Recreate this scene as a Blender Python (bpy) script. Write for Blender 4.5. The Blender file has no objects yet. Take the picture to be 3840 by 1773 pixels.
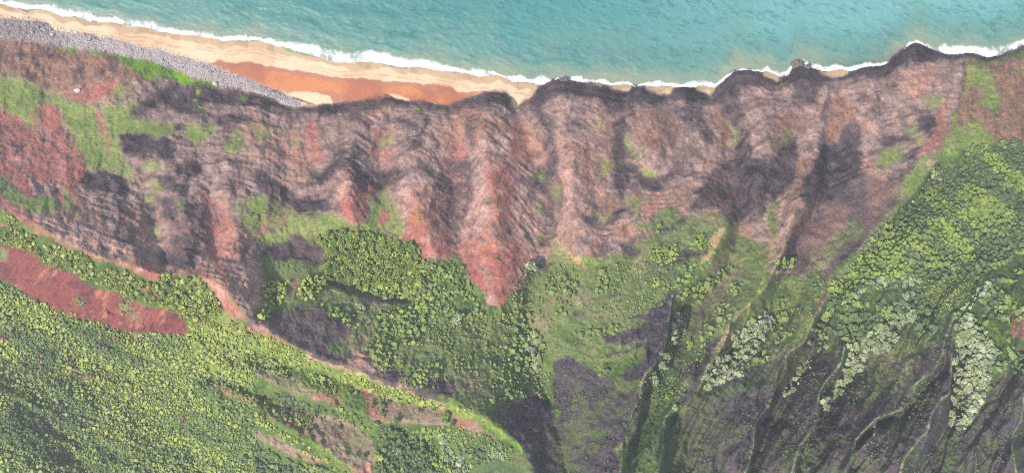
import bpy, math, random
import numpy as np

rng = np.random.default_rng(7)
random.seed(7)
S = bpy.context.scene
COL = S.collection

# ------------------------------------------------------------------ camera, sky, sun, exposure
ALT = 731.0                       # metres above the sea, looking straight down
cam_d = bpy.data.cameras.new('camera')
cam_d.sensor_width = 36.0
cam_d.lens = 36.0 * ALT / 1024.0
cam_d.clip_start = 1.0
cam_d.clip_end = 20000.0
cam = bpy.data.objects.new('camera', cam_d)
cam.location = (0, 0, ALT)
COL.objects.link(cam)
S.camera = cam

SUN_EL = math.radians(55)
SUN_TO = (-0.88, -0.47)           # horizontal direction towards the sun
W = bpy.data.worlds.new('World')
S.world = W
W.use_nodes = True
wn = W.node_tree.nodes
sky = wn.new('ShaderNodeTexSky')
sky.sky_type = 'NISHITA'
sky.sun_disc = False
sky.sun_elevation = SUN_EL
sky.sun_rotation = math.atan2(SUN_TO[0], SUN_TO[1])
sky.air_density = 1.0
sky.dust_density = 2.0
wn['Background'].inputs['Strength'].default_value = 0.145
W.node_tree.links.new(sky.outputs['Color'], wn['Background'].inputs['Color'])

sun_d = bpy.data.lights.new('sun', 'SUN')
sun_d.energy = 3.3
sun_d.angle = math.radians(2.0)
sun_d.color = (1.0, 0.93, 0.87)
sun = bpy.data.objects.new('sun', sun_d)
ce = math.cos(SUN_EL)
from mathutils import Vector
n_ = math.hypot(*SUN_TO)
sd_ = Vector((SUN_TO[0] / n_ * ce, SUN_TO[1] / n_ * ce, math.sin(SUN_EL)))
sun.rotation_euler = sd_.to_track_quat('Z', 'Y').to_euler()
sun.location = (0, 0, 900)
COL.objects.link(sun)

S.view_settings.view_transform = 'Standard'
S.view_settings.look = 'None'
S.view_settings.gamma = 1.0
S.view_settings.exposure = 0.98
S.view_settings.use_curve_mapping = False
S.cycles.filter_width = 1.0
S.cycles.use_denoising = False
S.cycles.max_bounces = 4
S.cycles.diffuse_bounces = 2
S.cycles.glossy_bounces = 1
S.cycles.transparent_max_bounces = 6
S.cycles.volume_bounces = 1

HAZE = 0.00010

# ------------------------------------------------------------------ survey coordinates (metres at sea level, u to the east, v to the south)
ROW0 = (0.0, 590.0, 1173.0)
def T(r, c, s):
    out = []
    for tok in s.split():
        q = [float(x) for x in tok.split(',')]
        out.append([(960 * c + q[0] * 0.50473) / 3.75, (ROW0[r] + q[1] * 0.50463) / 3.75] + q[2:])
    return out
def P(s):
    out = []
    for tok in s.split():
        q = [float(x) for x in tok.split(',')]
        out.append([q[0] * 0.39752, q[1] * 0.39752] + q[2:])
    return out

# ------------------------------------------------------------------ noise
TAB = np.random.default_rng(3).random((256, 256)).astype(np.float32)
def vnoise(x, y, seed=0):
    x = x + seed * 17.31; y = y + seed * 9.17
    xf = np.floor(x); yf = np.floor(y)
    fx = (x - xf).astype(np.float32); fy = (y - yf).astype(np.float32)
    fx = fx * fx * fx * (fx * (fx * 6 - 15) + 10); fy = fy * fy * fy * (fy * (fy * 6 - 15) + 10)
    ix = xf.astype(np.int64) & 255; iy = yf.astype(np.int64) & 255
    jx = (ix + 1) & 255; jy = (iy + 1) & 255
    a = TAB[iy, ix]; b = TAB[iy, jx]; c = TAB[jy, ix]; d = TAB[jy, jx]
    return (a + (b - a) * fx) * (1 - fy) + (c + (d - c) * fx) * fy
def fbm(x, y, scale, octv=4, seed=0, gain=0.5):
    t = np.zeros(np.shape(x), np.float32); a = 1.0; n = 0.0
    f = 1.0 / scale
    for k in range(octv):
        t += a * (vnoise(x * f * 0.94 + y * f * 0.34, y * f * 0.94 - x * f * 0.34, seed + 5 * k) * 2 - 1)
        n += a; a *= gain; f *= 2.03
    return t / n * 1.6
def sstep(a, b, x):
    t = np.clip((x - a) / (b - a), 0, 1)
    return t * t * (3 - 2 * t)

# ------------------------------------------------------------------ shoreline and beach lines
WATER = (T(0, 0, '-300,-60 0,22 100,48 200,72 290,64 390,80 460,125 560,118 650,152 760,158 860,163 960,198 1090,200 1180,228 1300,254 1440,260 1560,274 1660,304 1780,294 1902,294')
       + T(0, 1, '130,328 270,368 390,398 500,432 600,458 730,458 850,455 960,470 1100,490 1260,500 1400,520 1500,536 1640,560 1720,560 1800,556 1850,580')
       + T(0, 2, '0,595 60,600 180,622 260,615 330,588 390,578 440,596 500,612 560,615 650,610 740,630 830,626 900,636 980,630 1090,646 1160,634 1220,637 1260,634 1330,642 1420,634 1510,646 1560,604 1620,554 1660,520 1740,515 1830,534')
       + T(0, 3, '0,530 80,572 150,560 180,500 210,468 260,474 300,494 340,508 440,522 540,512 620,528 680,508 780,500 860,482 930,430 1000,382 1090,312 1150,322 1220,370 1330,405 1430,400 1480,384 1560,395 1640,430 1740,395 1830,355 1902,325 2200,250'))
FOAM_UP = (T(0, 0, '-300,-140 0,-14 140,-8 260,26 330,8 400,20 500,46 580,50 650,66 800,120 940,122 1040,132 1140,146 1200,184 1300,200 1450,220 1570,222 1650,258 1800,250 1902,250')
       + T(0, 1, '130,282 280,288 420,302 560,332 700,372 770,340 900,350 1020,378 1120,412 1280,424 1400,468 1500,482 1640,494 1760,508 1830,542')
       + T(0, 2, '0,548 70,536 130,568 240,552 290,592 370,546 520,548 530,582 650,582 740,602 860,602 920,622 1000,596 1110,586 1170,612 1250,628 1320,592 1430,586 1510,602 1580,572 1640,510 1720,496 1800,510 1850,522')
       + T(0, 3, '0,470 20,510 80,520 150,510 180,462 270,415 310,470 380,450 420,472 520,467 640,482 740,456 860,452 930,424 1000,366 1040,312 1100,285 1170,312 1240,342 1310,300 1340,332 1420,312 1500,322 1600,322 1700,332 1780,302 1902,280 2200,210'))
CLIFF = (T(0, 1, '-120,680 0,700 120,760 280,800 420,800 480,785 560,775 640,745 760,735 860,720 960,704 1040,735 1150,742 1200,728 1300,747 1390,777 1480,752 1560,722 1700,682 1840,682 1870,702 1902,745')
       + T(0, 2, '40,800 100,770 180,700 210,645 330,602 390,592 440,608 500,627 700,652 760,668 850,692 900,657 980,648 1000,682 1090,692 1180,702 1230,654 1260,644 1340,658 1450,692 1480,702 1560,622 1650,532 1740,530 1850,555')
       + T(0, 3, '0,592 60,612 150,572 200,482 250,484 300,505 390,547 480,580 560,580 620,540 680,520 860,490 1000,390 1090,322 1220,380 1330,412 1430,408 1500,396 1640,440 1902,345 2200,270'))
COB_TOP = T(0, 0, '-300,70 0,135 130,135 330,165 420,222 560,244 720,264 900,308 1050,344 1200,370 1400,434 1540,464 1650,514 1800,574 1902,614') + T(0, 1, '150,672 250,722 400,772 460,790')
COB_BOT = T(0, 0, '-300,250 0,290 150,290 300,310 440,345 620,355 800,380 950,415 1130,455 1280,500 1400,560 1550,595 1640,640 1902,684') + T(0, 1, '120,745 300,795')

def shift(line, dv, h):
    return [[p[0], p[1] + dv, h] for p in line]

# ------------------------------------------------------------------ ridge, spur and gully lines with their heights
LINES = [shift(WATER, 0, 0.0), shift(WATER, -26, -7.0), shift(WATER, -60, -12.0)]
LINES += [shift(CLIFF, 0, 4.0), shift(CLIFF, 5, 14.0), shift(CLIFF, 13, 24.0)]
LINES += [shift(COB_TOP, 0, 3.0), shift(COB_BOT, 0, 6.5)]
LINES += [T(0, 0, '-300,480,30 0,530,26 100,550,26 200,590,26 270,640,25 330,690,21 360,695,20 430,690,25 520,660,26 700,640,26 880,590,26 1040,560,20 1180,560,14'),
          P('0,300,42 120,310,42 250,300,38 330,290,36'),
          P('-150,430,105 0,522,116 100,570,121 230,640,126 330,668,130 400,690,134 480,690,137 540,700,139 600,770,146 640,815,149 720,860,153 800,893,156 900,932,158 1000,970,160 1075,985,163 1150,1012,166 1220,1050,172 1280,1090,176 1330,1140,184 1345,1200,190'),
          # spurs and gullies of the sea wall
          P('359,430,58 372,514,74 400,599,92 413,660,112'), P('271,430,64 281,497,82 305,599,108'),
          P('440,420,70 440,464,80 474,565,104 457,660,130'), P('535,450,66 535,531,80 542,633,110'),
          P('560,300,36 570,420,70 582,531,94 610,667,122 626,769,142'),
          P('430,250,24 380,300,36 330,330,44'), P('320,350,56 400,340,52 440,390,60'),
          P('640,300,32 660,420,66 680,520,84'), P('720,320,32 740,420,54 700,560,84 680,640,96'),
          P('660,600,92 680,700,106 690,780,124'), P('740,560,86 800,560,84'),
          P('900,290,34 870,400,66 885,480,86 890,560,98'), P('800,280,26 790,360,42 800,450,62 810,520,78'),
          P('985,270,22 960,380,42 955,460,58 965,520,74 990,580,84'),
          P('1040,290,34 1040,420,68 1050,540,92 1100,640,104'),
          P('1140,265,18 1150,350,36 1140,450,54 1148,560,74 1150,625,86'),
          P('1225,255,28 1225,320,52 1225,400,72 1240,500,90 1250,600,108 1255,700,116 1258,765,118'),
          P('1305,275,14 1330,360,34 1372,480,56 1388,600,78 1350,680,92 1320,780,104 1335,880,112 1355,960,122 1390,1020,128'),
          P('1430,250,28 1440,400,64 1430,500,84 1480,640,102'),
          P('1545,280,22 1545,340,34 1560,400,46 1600,440,54 1640,455,57 1700,440,57 1770,400,52'),
          P('1650,270,34 1650,330,58 1650,370,66 1650,400,66'),
          P('1700,540,88 1640,520,80 1600,560,90 1570,640,100'), P('1520,560,80 1510,480,68'),
          P('1740,300,36 1760,340,50'),
          P('1835,270,20 1840,350,34 1835,450,54 1858,540,74 1852,620,94 1800,720,110 1711,787,116'),
          P('1950,250,30 1935,330,52 1925,420,72 1890,480,80'), P('2000,300,34 2000,400,56 1960,500,78 1940,600,108'),
          P('1775,470,76 1830,560,107 1790,640,119 1740,720,133 1690,745,142 1678,850,162 1665,900,170 1620,940,180 1612,1010,195 1590,1090,212 1560,1189,230 1550,1260,240'),
          T(2, 2, '1250,0,130 1190,200,150 1130,380,160 1060,500,171 1000,700,184 960,900,198 915,1189,221'),
          P('2072,240,20 2065,330,52 2060,400,76 2045,480,97 2000,530,114 1960,640,133 1930,720,145') + T(2, 2, '1640,60,154 1560,230,164 1470,370,174 1380,600,186 1290,690,191 1265,720,192'),
          T(2, 2, '1220,690,186 1130,760,188 1120,1000,202 1080,1189,217'), T(2, 2, '1290,760,176 1300,900,184 1350,1100,198 1375,1189,204'),
          P('2085,330,38 2090,400,57 2068,520,80 2018,600,100 1985,690,118 1955,750,130') + T(2, 2, '1700,250,150 1560,420,160 1450,540,170 1340,690,178'),
          P('2160,300,40 2165,360,56 2120,450,70'), P('2240,280,44 2240,400,74 2180,540,104'),
          P('2425,150,10 2425,230,40 2400,330,72 2350,420,95 2250,540,121 2180,620,135 2090,730,150 2050,800,160') + T(2, 3, '280,190,168 170,270,174 130,320,177 130,410,182 90,500,186 0,690,194') + T(2, 2, '1800,820,202 1790,1000,214 1720,1189,230'),
          T(2, 3, '420,60,150 400,200,156 300,380,164 200,500,172 120,620,180 60,760,190 20,900,198 -100,1189,212'),
          T(2, 3, '580,230,184 550,350,190 420,520,200 380,610,206 370,750,212 350,870,218 240,990,226 170,1189,238'),
          T(2, 3, '700,300,166 620,450,174 520,600,182 420,720,190 400,860,198 300,1000,207 230,1189,218'),
          T(2, 3, '1380,30,178 1310,200,187 1300,290,191 1220,430,198 1110,520,204 1080,640,209 1000,710,213 800,790,222 650,940,232 640,1060,238 580,1180,247'),
          T(2, 3, '1340,320,184 1250,500,189 1130,600,196 1050,720,202 820,830,209 700,960,219 660,1100,227 610,1189,233'),
          T(2, 3, '790,790,218 780,900,226 740,960,229 650,1040,234'),
          T(2, 3, '1370,180,190 1360,450,199 1350,590,204 1300,620,207 1200,760,214 1170,880,220 1030,1050,230 990,1189,240'),
          T(2, 3, '1405,200,174 1395,500,182 1385,800,192 1300,900,200 1240,1000,207 1120,1189,221'),
          T(2, 3, '2100,500,190 1902,620,198 1880,800,207 1820,900,214 1810,1000,220 1840,1189,234'), T(2, 3, '1600,700,188 1650,1000,204'), T(2, 3, '1910,950,192 1895,1189,206'),
          T(1, 3, '1260,40,70 1150,300,95 1000,430,106 840,600,121 760,700,129 650,850,139 530,1000,147'),
          T(1, 3, '2000,20,95 1850,130,106 1650,290,121 1350,420,133 1150,560,141 950,700,148 850,900,153'),
          T(1, 3, '2000,200,88 1700,440,116 1500,600,128 1300,780,141 1100,950,152 950,1189,162'),
          T(1, 3, '1680,830,160 1640,920,166 1400,1189,178'), T(0, 3, '1600,450,11 1700,700,46 1850,1000,80'),
          # slab in the middle
          T(2, 2, '285,330,124 300,500,132 300,680,142 340,850,152 380,1000,162 415,1189,172'),
          T(2, 2, '-120,650,150 60,900,172 140,1100,184 170,1189,190'),
          T(1, 1, '550,925,98 700,965,100 900,1045,103 1150,1062,104'), T(1, 1, '540,965,110 700,1005,112 900,1075,114 1150,1095,113'),
          P('930,640,92 1000,700,98'), P('860,600,88'),
          # inland, south of the long crest
          T(1, 0, '-200,560,88 0,640,92 260,720,97 560,870,105 900,1010,113 1380,1189,124'),
          T(1, 0, '-200,780,62 0,890,66 280,1070,71 540,1189,77') + T(2, 0, '1000,150,86 1420,160,102'),
          T(2, 0, '1500,260,108 1700,340,114') + T(2, 1, '0,310,119 200,372,124 500,472,130 720,545,134 960,622,139 1200,692,144 1400,720,149 1600,800,157'),
          T(2, 0, '1450,330,104 1700,420,118') + T(2, 1, '0,455,129 200,560,135 440,642,139 650,702,143 850,772,147 1000,806,150 1250,832,153 1500,834,157 1700,887,161 1902,977,169'),
          T(2, 0, '1560,480,94') + T(2, 1, '0,590,112 300,700,118 600,800,122 860,890,126 925,1050,132 910,1189,136'),
          T(2, 1, '1020,840,128 1200,900,128 1400,1000,136 1600,1189,146'), T(2, 1, '1420,850,143 1550,970,148 1750,1189,156'),
          T(2, 0, '1600,540,104 1750,600,112') + T(2, 1, '0,690,123 200,820,129 380,940,133 560,1060,137 780,1189,141'),
          T(2, 0, '1700,640,100') + T(2, 1, '0,840,114 260,1000,119 460,1085,123'),
          T(2, 0, '1560,540,103 1700,740,101 1900,890,109') + T(2, 1, '60,950,116 200,1050,120 400,1110,124 600,1130,128 720,1189,132'),
          T(2, 0, '-200,200,50 0,300,52 500,450,56 1000,600,60 1300,900,64 1500,1189,68'),
          T(2, 0, '-100,850,74 0,850,74 110,780,75 160,920,72 200,1189,74'), T(2, 0, '500,1000,52 700,1189,54'), T(2, 1, '100,1100,104 300,1189,108')]

def find(first):
    for k, L in enumerate(LINES):
        if abs(L[0][0] - first[0][0]) < .01 and abs(L[0][1] - first[0][1]) < .01:
            return k
R5_I, R6_I, R7_I = find(P('1775,470')), find(P('2072,240')), find(P('2425,150'))
RIBS_I = [find(T(2, 2, '1220,690'))] + [find(T(2, 3, q)) for q in ('580,230', '1380,30', '790,790', '1370,180', '2100,500')]
# the valley floor beside each knife edge lies well below it: a steep lee side, then the long rise to the next crest
for first, d in ((T(2, 2, '1250,0'), 6), (T(2, 2, '1290,760'), 8), (P('2085,330'), 5), (T(2, 3, '420,60'), 17), (T(2, 3, '700,300'), 17), (T(2, 3, '1340,320'), 16), (T(2, 3, '1405,200'), 15)):
    for p in LINES[find(first)]:
        p[2] -= d
        p[0] -= 3.0
LINES.append([[p[0] + 9, p[1] + 2, p[2] - 16] for p in LINES[find(T(2, 3, '790,790'))]])
LINES.append([[p[0] + 10, p[1] + 2, p[2] - 22] for p in LINES[find(T(2, 3, '2100,500'))]])
LINES.append([[p[0] + 10, p[1] + 2, p[2] - 18] for p in LINES[find(T(2, 2, '1220,690'))]])

# ------------------------------------------------------------------ height by relaxation between the lines
GU0, GV0, GS = -200.0, -120.0, 2.0
GW, GH = 712, 400                 # -200..1222, -120..678
def solve():
    pts = []
    for L in LINES:
        for a, b in zip(L[:-1], L[1:]):
            n = max(2, int(math.hypot(b[0] - a[0], b[1] - a[1]) / 0.7))
            t = np.linspace(0, 1, n)[:, None]
            pts.append(np.array(a[:3]) * (1 - t) + np.array(b[:3]) * t)
        if len(L) == 1:
            pts.append(np.array([L[0][:3]]))
    pts = np.concatenate(pts)
    h = None
    for lev in (16, 8, 4, 2, 1):
        w, hh = GW // lev + 1, GH // lev + 1
        s = GS * lev
        iu = np.clip(np.round((pts[:, 0] - GU0) / s).astype(int), 0, w - 1)
        iv = np.clip(np.round((pts[:, 1] - GV0) / s).astype(int), 0, hh - 1)
        acc = np.zeros((hh, w)); cnt = np.zeros((hh, w))
        np.add.at(acc, (iv, iu), pts[:, 2]); np.add.at(cnt, (iv, iu), 1)
        m = cnt > 0
        fixed = np.where(m, acc / np.maximum(cnt, 1), 0)
        if h is None:
            h = np.full((hh, w), 60.0)
        else:
            yy = np.linspace(0, h.shape[0] - 1, hh); xx = np.linspace(0, h.shape[1] - 1, w)
            h = bil(h, xx[None, :] + 0 * yy[:, None], yy[:, None] + 0 * xx[None, :])
        for it in range({16: 600, 8: 300, 4: 200, 2: 120, 1: 60}[lev]):
            p = np.pad(h, 1, mode='edge')
            h = 0.25 * (p[:-2, 1:-1] + p[2:, 1:-1] + p[1:-1, :-2] + p[1:-1, 2:])
            h = np.where(m, fixed, h)
    p = np.pad(h, 1, mode='edge')
    h = 0.5 * h + 0.125 * (p[:-2, 1:-1] + p[2:, 1:-1] + p[1:-1, :-2] + p[1:-1, 2:])
    return h.astype(np.float32)
def bil(a, x, y):
    x = np.clip(x, 0, a.shape[1] - 1.001); y = np.clip(y, 0, a.shape[0] - 1.001)
    ix = x.astype(np.int32); iy = y.astype(np.int32)
    fx = (x - ix).astype(np.float32); fy = (y - iy).astype(np.float32)
    return (a[iy, ix] * (1 - fx) + a[iy, ix + 1] * fx) * (1 - fy) + (a[iy + 1, ix] * (1 - fx) + a[iy + 1, ix + 1] * fx) * fy
HC = solve()

ST = 0.84
U0, V0 = -36.0, -14.0
NU, NV = int((1060 - U0) / ST), int((506 - V0) / ST)
uu = (U0 + ST * np.arange(NU))[None, :].repeat(NV, 0).astype(np.float32)
vv = (V0 + ST * np.arange(NV))[:, None].repeat(NU, 1).astype(np.float32)

def blur(a, n=1):
    for _ in range(n):
        p = np.pad(a, 1, mode='edge')
        a = 0.25 * a + 0.125 * (p[:-2, 1:-1] + p[2:, 1:-1] + p[1:-1, :-2] + p[1:-1, 2:]) + 0.0625 * (p[:-2, :-2] + p[2:, 2:] + p[2:, :-2] + p[:-2, 2:])
    return a

wu = fbm(uu, vv, 26, 3, 11); wv = fbm(uu, vv, 26, 3, 12)
h0 = bil(HC, (uu + 1.6 * wu - GU0) / GS, (vv + 1.6 * wv - GV0) / GS)
h0 = blur(h0, 2)
cz = np.clip(vv - np.interp(uu, [0, 180, 330, 500, 690, 750, 820, 1020], [205, 262, 228, 300, 212, 250, 235, 130]), -30, 30)
cz = sstep(12, -18, cz) * sstep(6, 22, vv - np.interp(uu, [p[0] for p in CLIFF], [p[1] for p in CLIFF]))
hb_ = blur(h0, 45)
h0 = h0 * (1 - .8 * cz) + hb_ * (.8 * cz)

# streak fields: noise drawn out along the fall line, and along the contour
def lic(gx, gy, src, steps, st=1.0):
    x0, y0 = np.meshgrid(np.arange(NU, dtype=np.float32), np.arange(NV, dtype=np.float32))
    acc = src.copy()
    for sgn in (1, -1):
        x = x0.copy(); y = y0.copy()
        for k in range(steps):
            ix = np.clip(x, 0, NU - 1).astype(np.int32); iy = np.clip(y, 0, NV - 1).astype(np.int32)
            x += sgn * st * gx[iy, ix]; y += sgn * st * gy[iy, ix]
            ix = np.clip(x + 0.5, 0, NU - 1).astype(np.int32); iy = np.clip(y + 0.5, 0, NV - 1).astype(np.int32)
            acc = acc + src[iy, ix]
    acc -= acc.mean()
    return acc / acc.std()
hs = blur(hb_, 40) + 0.42 * vv * (cz + .15) + 1.6 * fbm(uu, vv, 22, 4, 21)
gy, gx = np.gradient(hs, ST)
gm = np.hypot(gx, gy) + 1e-4
slope = gm.copy()
ex, ey = gx / gm, gy / gm
white = rng.standard_normal((NV, NU)).astype(np.float32)
w2 = blur(rng.standard_normal((NV, NU)).astype(np.float32), 2)
w3 = blur(rng.standard_normal((NV, NU)).astype(np.float32), 9)
lic_fall = lic(ex, ey, w2, 12)
lic_gul = lic(ex, ey, w3, 22)
lic_con = lic(-ey, ex, white, 4)
lic_con2 = lic(-ey, ex, w2, 9)

# ------------------------------------------------------------------ land cover
DU = 2.8 * fbm(uu, vv, 16, 4, 31) + 0.3 * lic_con
DV = 2.8 * fbm(uu, vv, 16, 4, 32)
fE = 1.0 * fbm(uu, vv, 6, 3, 33)
DU2 = DU + 1.6 * fE + .35 * white; DV2 = DV + 1.6 * fbm(uu, vv, 6, 3, 34) + .5 * lic_con
def polymask(pts, soft=2.0, du=None, dv=None):
    pts = np.array([p[:2] for p in pts], np.float32)
    pad = soft + 7
    i0 = int(max(0, (pts[:, 0].min() - pad - U0) / ST)); i1 = int(min(NU, (pts[:, 0].max() + pad - U0) / ST + 1))
    j0 = int(max(0, (pts[:, 1].min() - pad - V0) / ST)); j1 = int(min(NV, (pts[:, 1].max() + pad - V0) / ST + 1))
    if i1 <= i0 or j1 <= j0:
        return None
    sl = (slice(j0, j1), slice(i0, i1))
    x = uu[sl] + (DU if du is None else du)[sl]; y = vv[sl] + (DV if dv is None else dv)[sl]
    return sl, sstep(-soft, soft, psdf(pts, x, y))
def psdf(pts, x, y):
    d2 = np.full(x.shape, 1e9, np.float32); ins = np.zeros(x.shape, bool)
    n = len(pts)
    for k in range(n):
        ax, ay = pts[k]; bx, by = pts[(k + 1) % n]
        vx, vy = bx - ax, by - ay
        t = np.clip(((x - ax) * vx + (y - ay) * vy) / (vx * vx + vy * vy + 1e-9), 0, 1)
        d2 = np.minimum(d2, (x - ax - t * vx) ** 2 + (y - ay - t * vy) ** 2)
        if ay != by:
            c = ((ay > y) != (by > y)) & (x < (bx - ax) * (y - ay) / (by - ay) + ax)
            ins ^= c
    return np.where(ins, 1, -1) * np.sqrt(d2)

def srgb(r, g, b, k=0.58):
    c = np.array([r, g, b], float) / 255
    return (np.where(c <= 0.04045, c / 12.92, ((c + 0.055) / 1.055) ** 2.4) * k).astype(np.float32)

fA = fbm(uu, vv, 40, 4, 41); fB = fbm(uu, vv, 9, 4, 42); fC = fbm(uu, vv, 3.2, 3, 43); fD = fbm(uu, vv, 70, 3, 44)
def mixf(a, b, t):
    t = np.clip(t, 0, 1)[..., None]
    return a * (1 - t) + b * t
cmod = .45 + .75 * sstep(-.5, .6, fbm(uu, vv, 30, 3, 45))
def bed(period, k):
    ph = (blur(h0, 3) + 2.6 * fbm(uu, vv, 42, 3, k) + 1.0 * fbm(uu, vv, 11, 3, k + 1) + .22 * lic_con2) / period
    fr = ph - np.floor(ph)
    return ph, fr
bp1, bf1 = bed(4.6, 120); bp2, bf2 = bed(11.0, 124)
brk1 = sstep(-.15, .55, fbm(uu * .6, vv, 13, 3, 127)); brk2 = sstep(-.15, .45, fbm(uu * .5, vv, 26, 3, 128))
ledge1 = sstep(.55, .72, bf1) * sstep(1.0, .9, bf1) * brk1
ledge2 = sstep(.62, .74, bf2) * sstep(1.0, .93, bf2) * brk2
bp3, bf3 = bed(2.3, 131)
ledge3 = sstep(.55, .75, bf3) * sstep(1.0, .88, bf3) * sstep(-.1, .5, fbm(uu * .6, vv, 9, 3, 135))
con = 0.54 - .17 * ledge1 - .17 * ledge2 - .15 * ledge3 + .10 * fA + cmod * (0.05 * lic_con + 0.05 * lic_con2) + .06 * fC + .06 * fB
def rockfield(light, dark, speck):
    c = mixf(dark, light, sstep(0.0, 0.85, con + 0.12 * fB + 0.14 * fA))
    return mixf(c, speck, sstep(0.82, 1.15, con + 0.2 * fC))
spk = sstep(0.05, 0.6, fC + 0.6 * fB)
F = {}
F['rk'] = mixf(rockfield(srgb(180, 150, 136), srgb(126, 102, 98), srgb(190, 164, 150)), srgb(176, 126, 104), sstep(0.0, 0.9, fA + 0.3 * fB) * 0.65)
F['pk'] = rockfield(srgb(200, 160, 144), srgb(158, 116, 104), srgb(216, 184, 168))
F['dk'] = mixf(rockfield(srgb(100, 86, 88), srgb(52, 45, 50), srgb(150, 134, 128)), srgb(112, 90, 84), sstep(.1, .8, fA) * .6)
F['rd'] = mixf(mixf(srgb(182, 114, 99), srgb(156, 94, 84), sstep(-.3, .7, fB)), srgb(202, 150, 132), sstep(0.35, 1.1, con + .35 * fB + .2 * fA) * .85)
F['rs'] = mixf(mixf(srgb(142, 80, 74), srgb(104, 62, 64), sstep(-.3, .6, fB + .4 * fC)), srgb(186, 122, 96), sstep(0.2, 1.0, fA + .5 * fB + .2 * lic_fall) * .8)
F['or'] = mixf(srgb(200, 138, 92), srgb(165, 96, 68), sstep(-.3, .6, fB))
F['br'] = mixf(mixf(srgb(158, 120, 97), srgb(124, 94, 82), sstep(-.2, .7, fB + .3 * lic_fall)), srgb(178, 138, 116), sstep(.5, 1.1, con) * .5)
F['pb'] = mixf(mixf(srgb(122, 102, 96), srgb(92, 82, 84), sstep(-.3, .6, fB + .3 * fC)), srgb(142, 112, 104), sstep(.1, .8, fA))
F['gr'] = mixf(mixf(srgb(142, 158, 84), srgb(122, 142, 66), sstep(-.3, .6, fB)), srgb(164, 160, 106), sstep(0.1, .9, fA + .3 * lic_con) * .8)
F['bg'] = mixf(srgb(122, 160, 44), srgb(92, 132, 46), sstep(-.2, .6, fB + .3 * fC))
F['lm'] = mixf(srgb(150, 196, 30), srgb(128, 178, 36), sstep(-.2, .6, fB))
F['ol'] = mixf(mixf(srgb(128, 138, 86), srgb(100, 118, 66), sstep(-.3, .6, fB + .3 * fC)), srgb(140, 134, 98), sstep(0, .8, fA))
F['yg'] = mixf(mixf(srgb(150, 166, 80), srgb(114, 136, 60), sstep(-.3, .5, fB + .6 * fC)), srgb(152, 146, 96), sstep(0, .8, fA) * .6)
F['fg'] = mixf(srgb(112, 132, 66), srgb(82, 106, 56), sstep(-.3, .6, fB + .5 * fC))
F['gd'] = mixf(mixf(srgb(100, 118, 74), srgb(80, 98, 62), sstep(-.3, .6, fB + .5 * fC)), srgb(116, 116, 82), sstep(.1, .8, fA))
F['dt'] = mixf(mixf(srgb(164, 144, 120), srgb(146, 128, 104), sstep(-.3, .6, fB + .3 * fC)), srgb(146, 146, 104), sstep(.0, .9, fA + .4 * fB) * .7)
F['pr'] = mixf(mixf(srgb(100, 92, 94), srgb(76, 69, 74), sstep(-.3, .5, fC + .4 * fB + .15 * lic_fall)), srgb(102, 108, 76), sstep(-.25, .6, .5 * fB + .8 * fA + .7 * fC) * .88)
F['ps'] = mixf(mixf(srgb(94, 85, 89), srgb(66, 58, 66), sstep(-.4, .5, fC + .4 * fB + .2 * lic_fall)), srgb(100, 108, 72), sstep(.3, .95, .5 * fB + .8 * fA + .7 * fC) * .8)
F['yt'] = mixf(srgb(206, 182, 134), srgb(182, 150, 112), sstep(-.3, .5, fB + .4 * fC))
F['fd'] = mixf(srgb(96, 118, 56), srgb(74, 96, 50), sstep(-.3, .6, fB + .5 * fC))
F['cl'] = mixf(srgb(176, 172, 138), srgb(140, 148, 106), sstep(-.3, .5, fB + .6 * fC))
F['sd'] = mixf(srgb(240, 208, 170), srgb(222, 186, 146), sstep(-.2, .9, fA + .3 * fB))
F['ws'] = mixf(srgb(200, 170, 130), srgb(178, 148, 112), sstep(-.2, .6, fB))
F['os'] = mixf(srgb(210, 138, 92, .6), srgb(186, 116, 84), sstep(-.2, .7, fA + .3 * fB))
F['ms'] = mixf(srgb(192, 130, 104), srgb(176, 112, 88), sstep(-.2, .7, fA + .2 * fB))
F['cb'] = mixf(srgb(186, 172, 166), srgb(156, 142, 138), spk)

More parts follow.
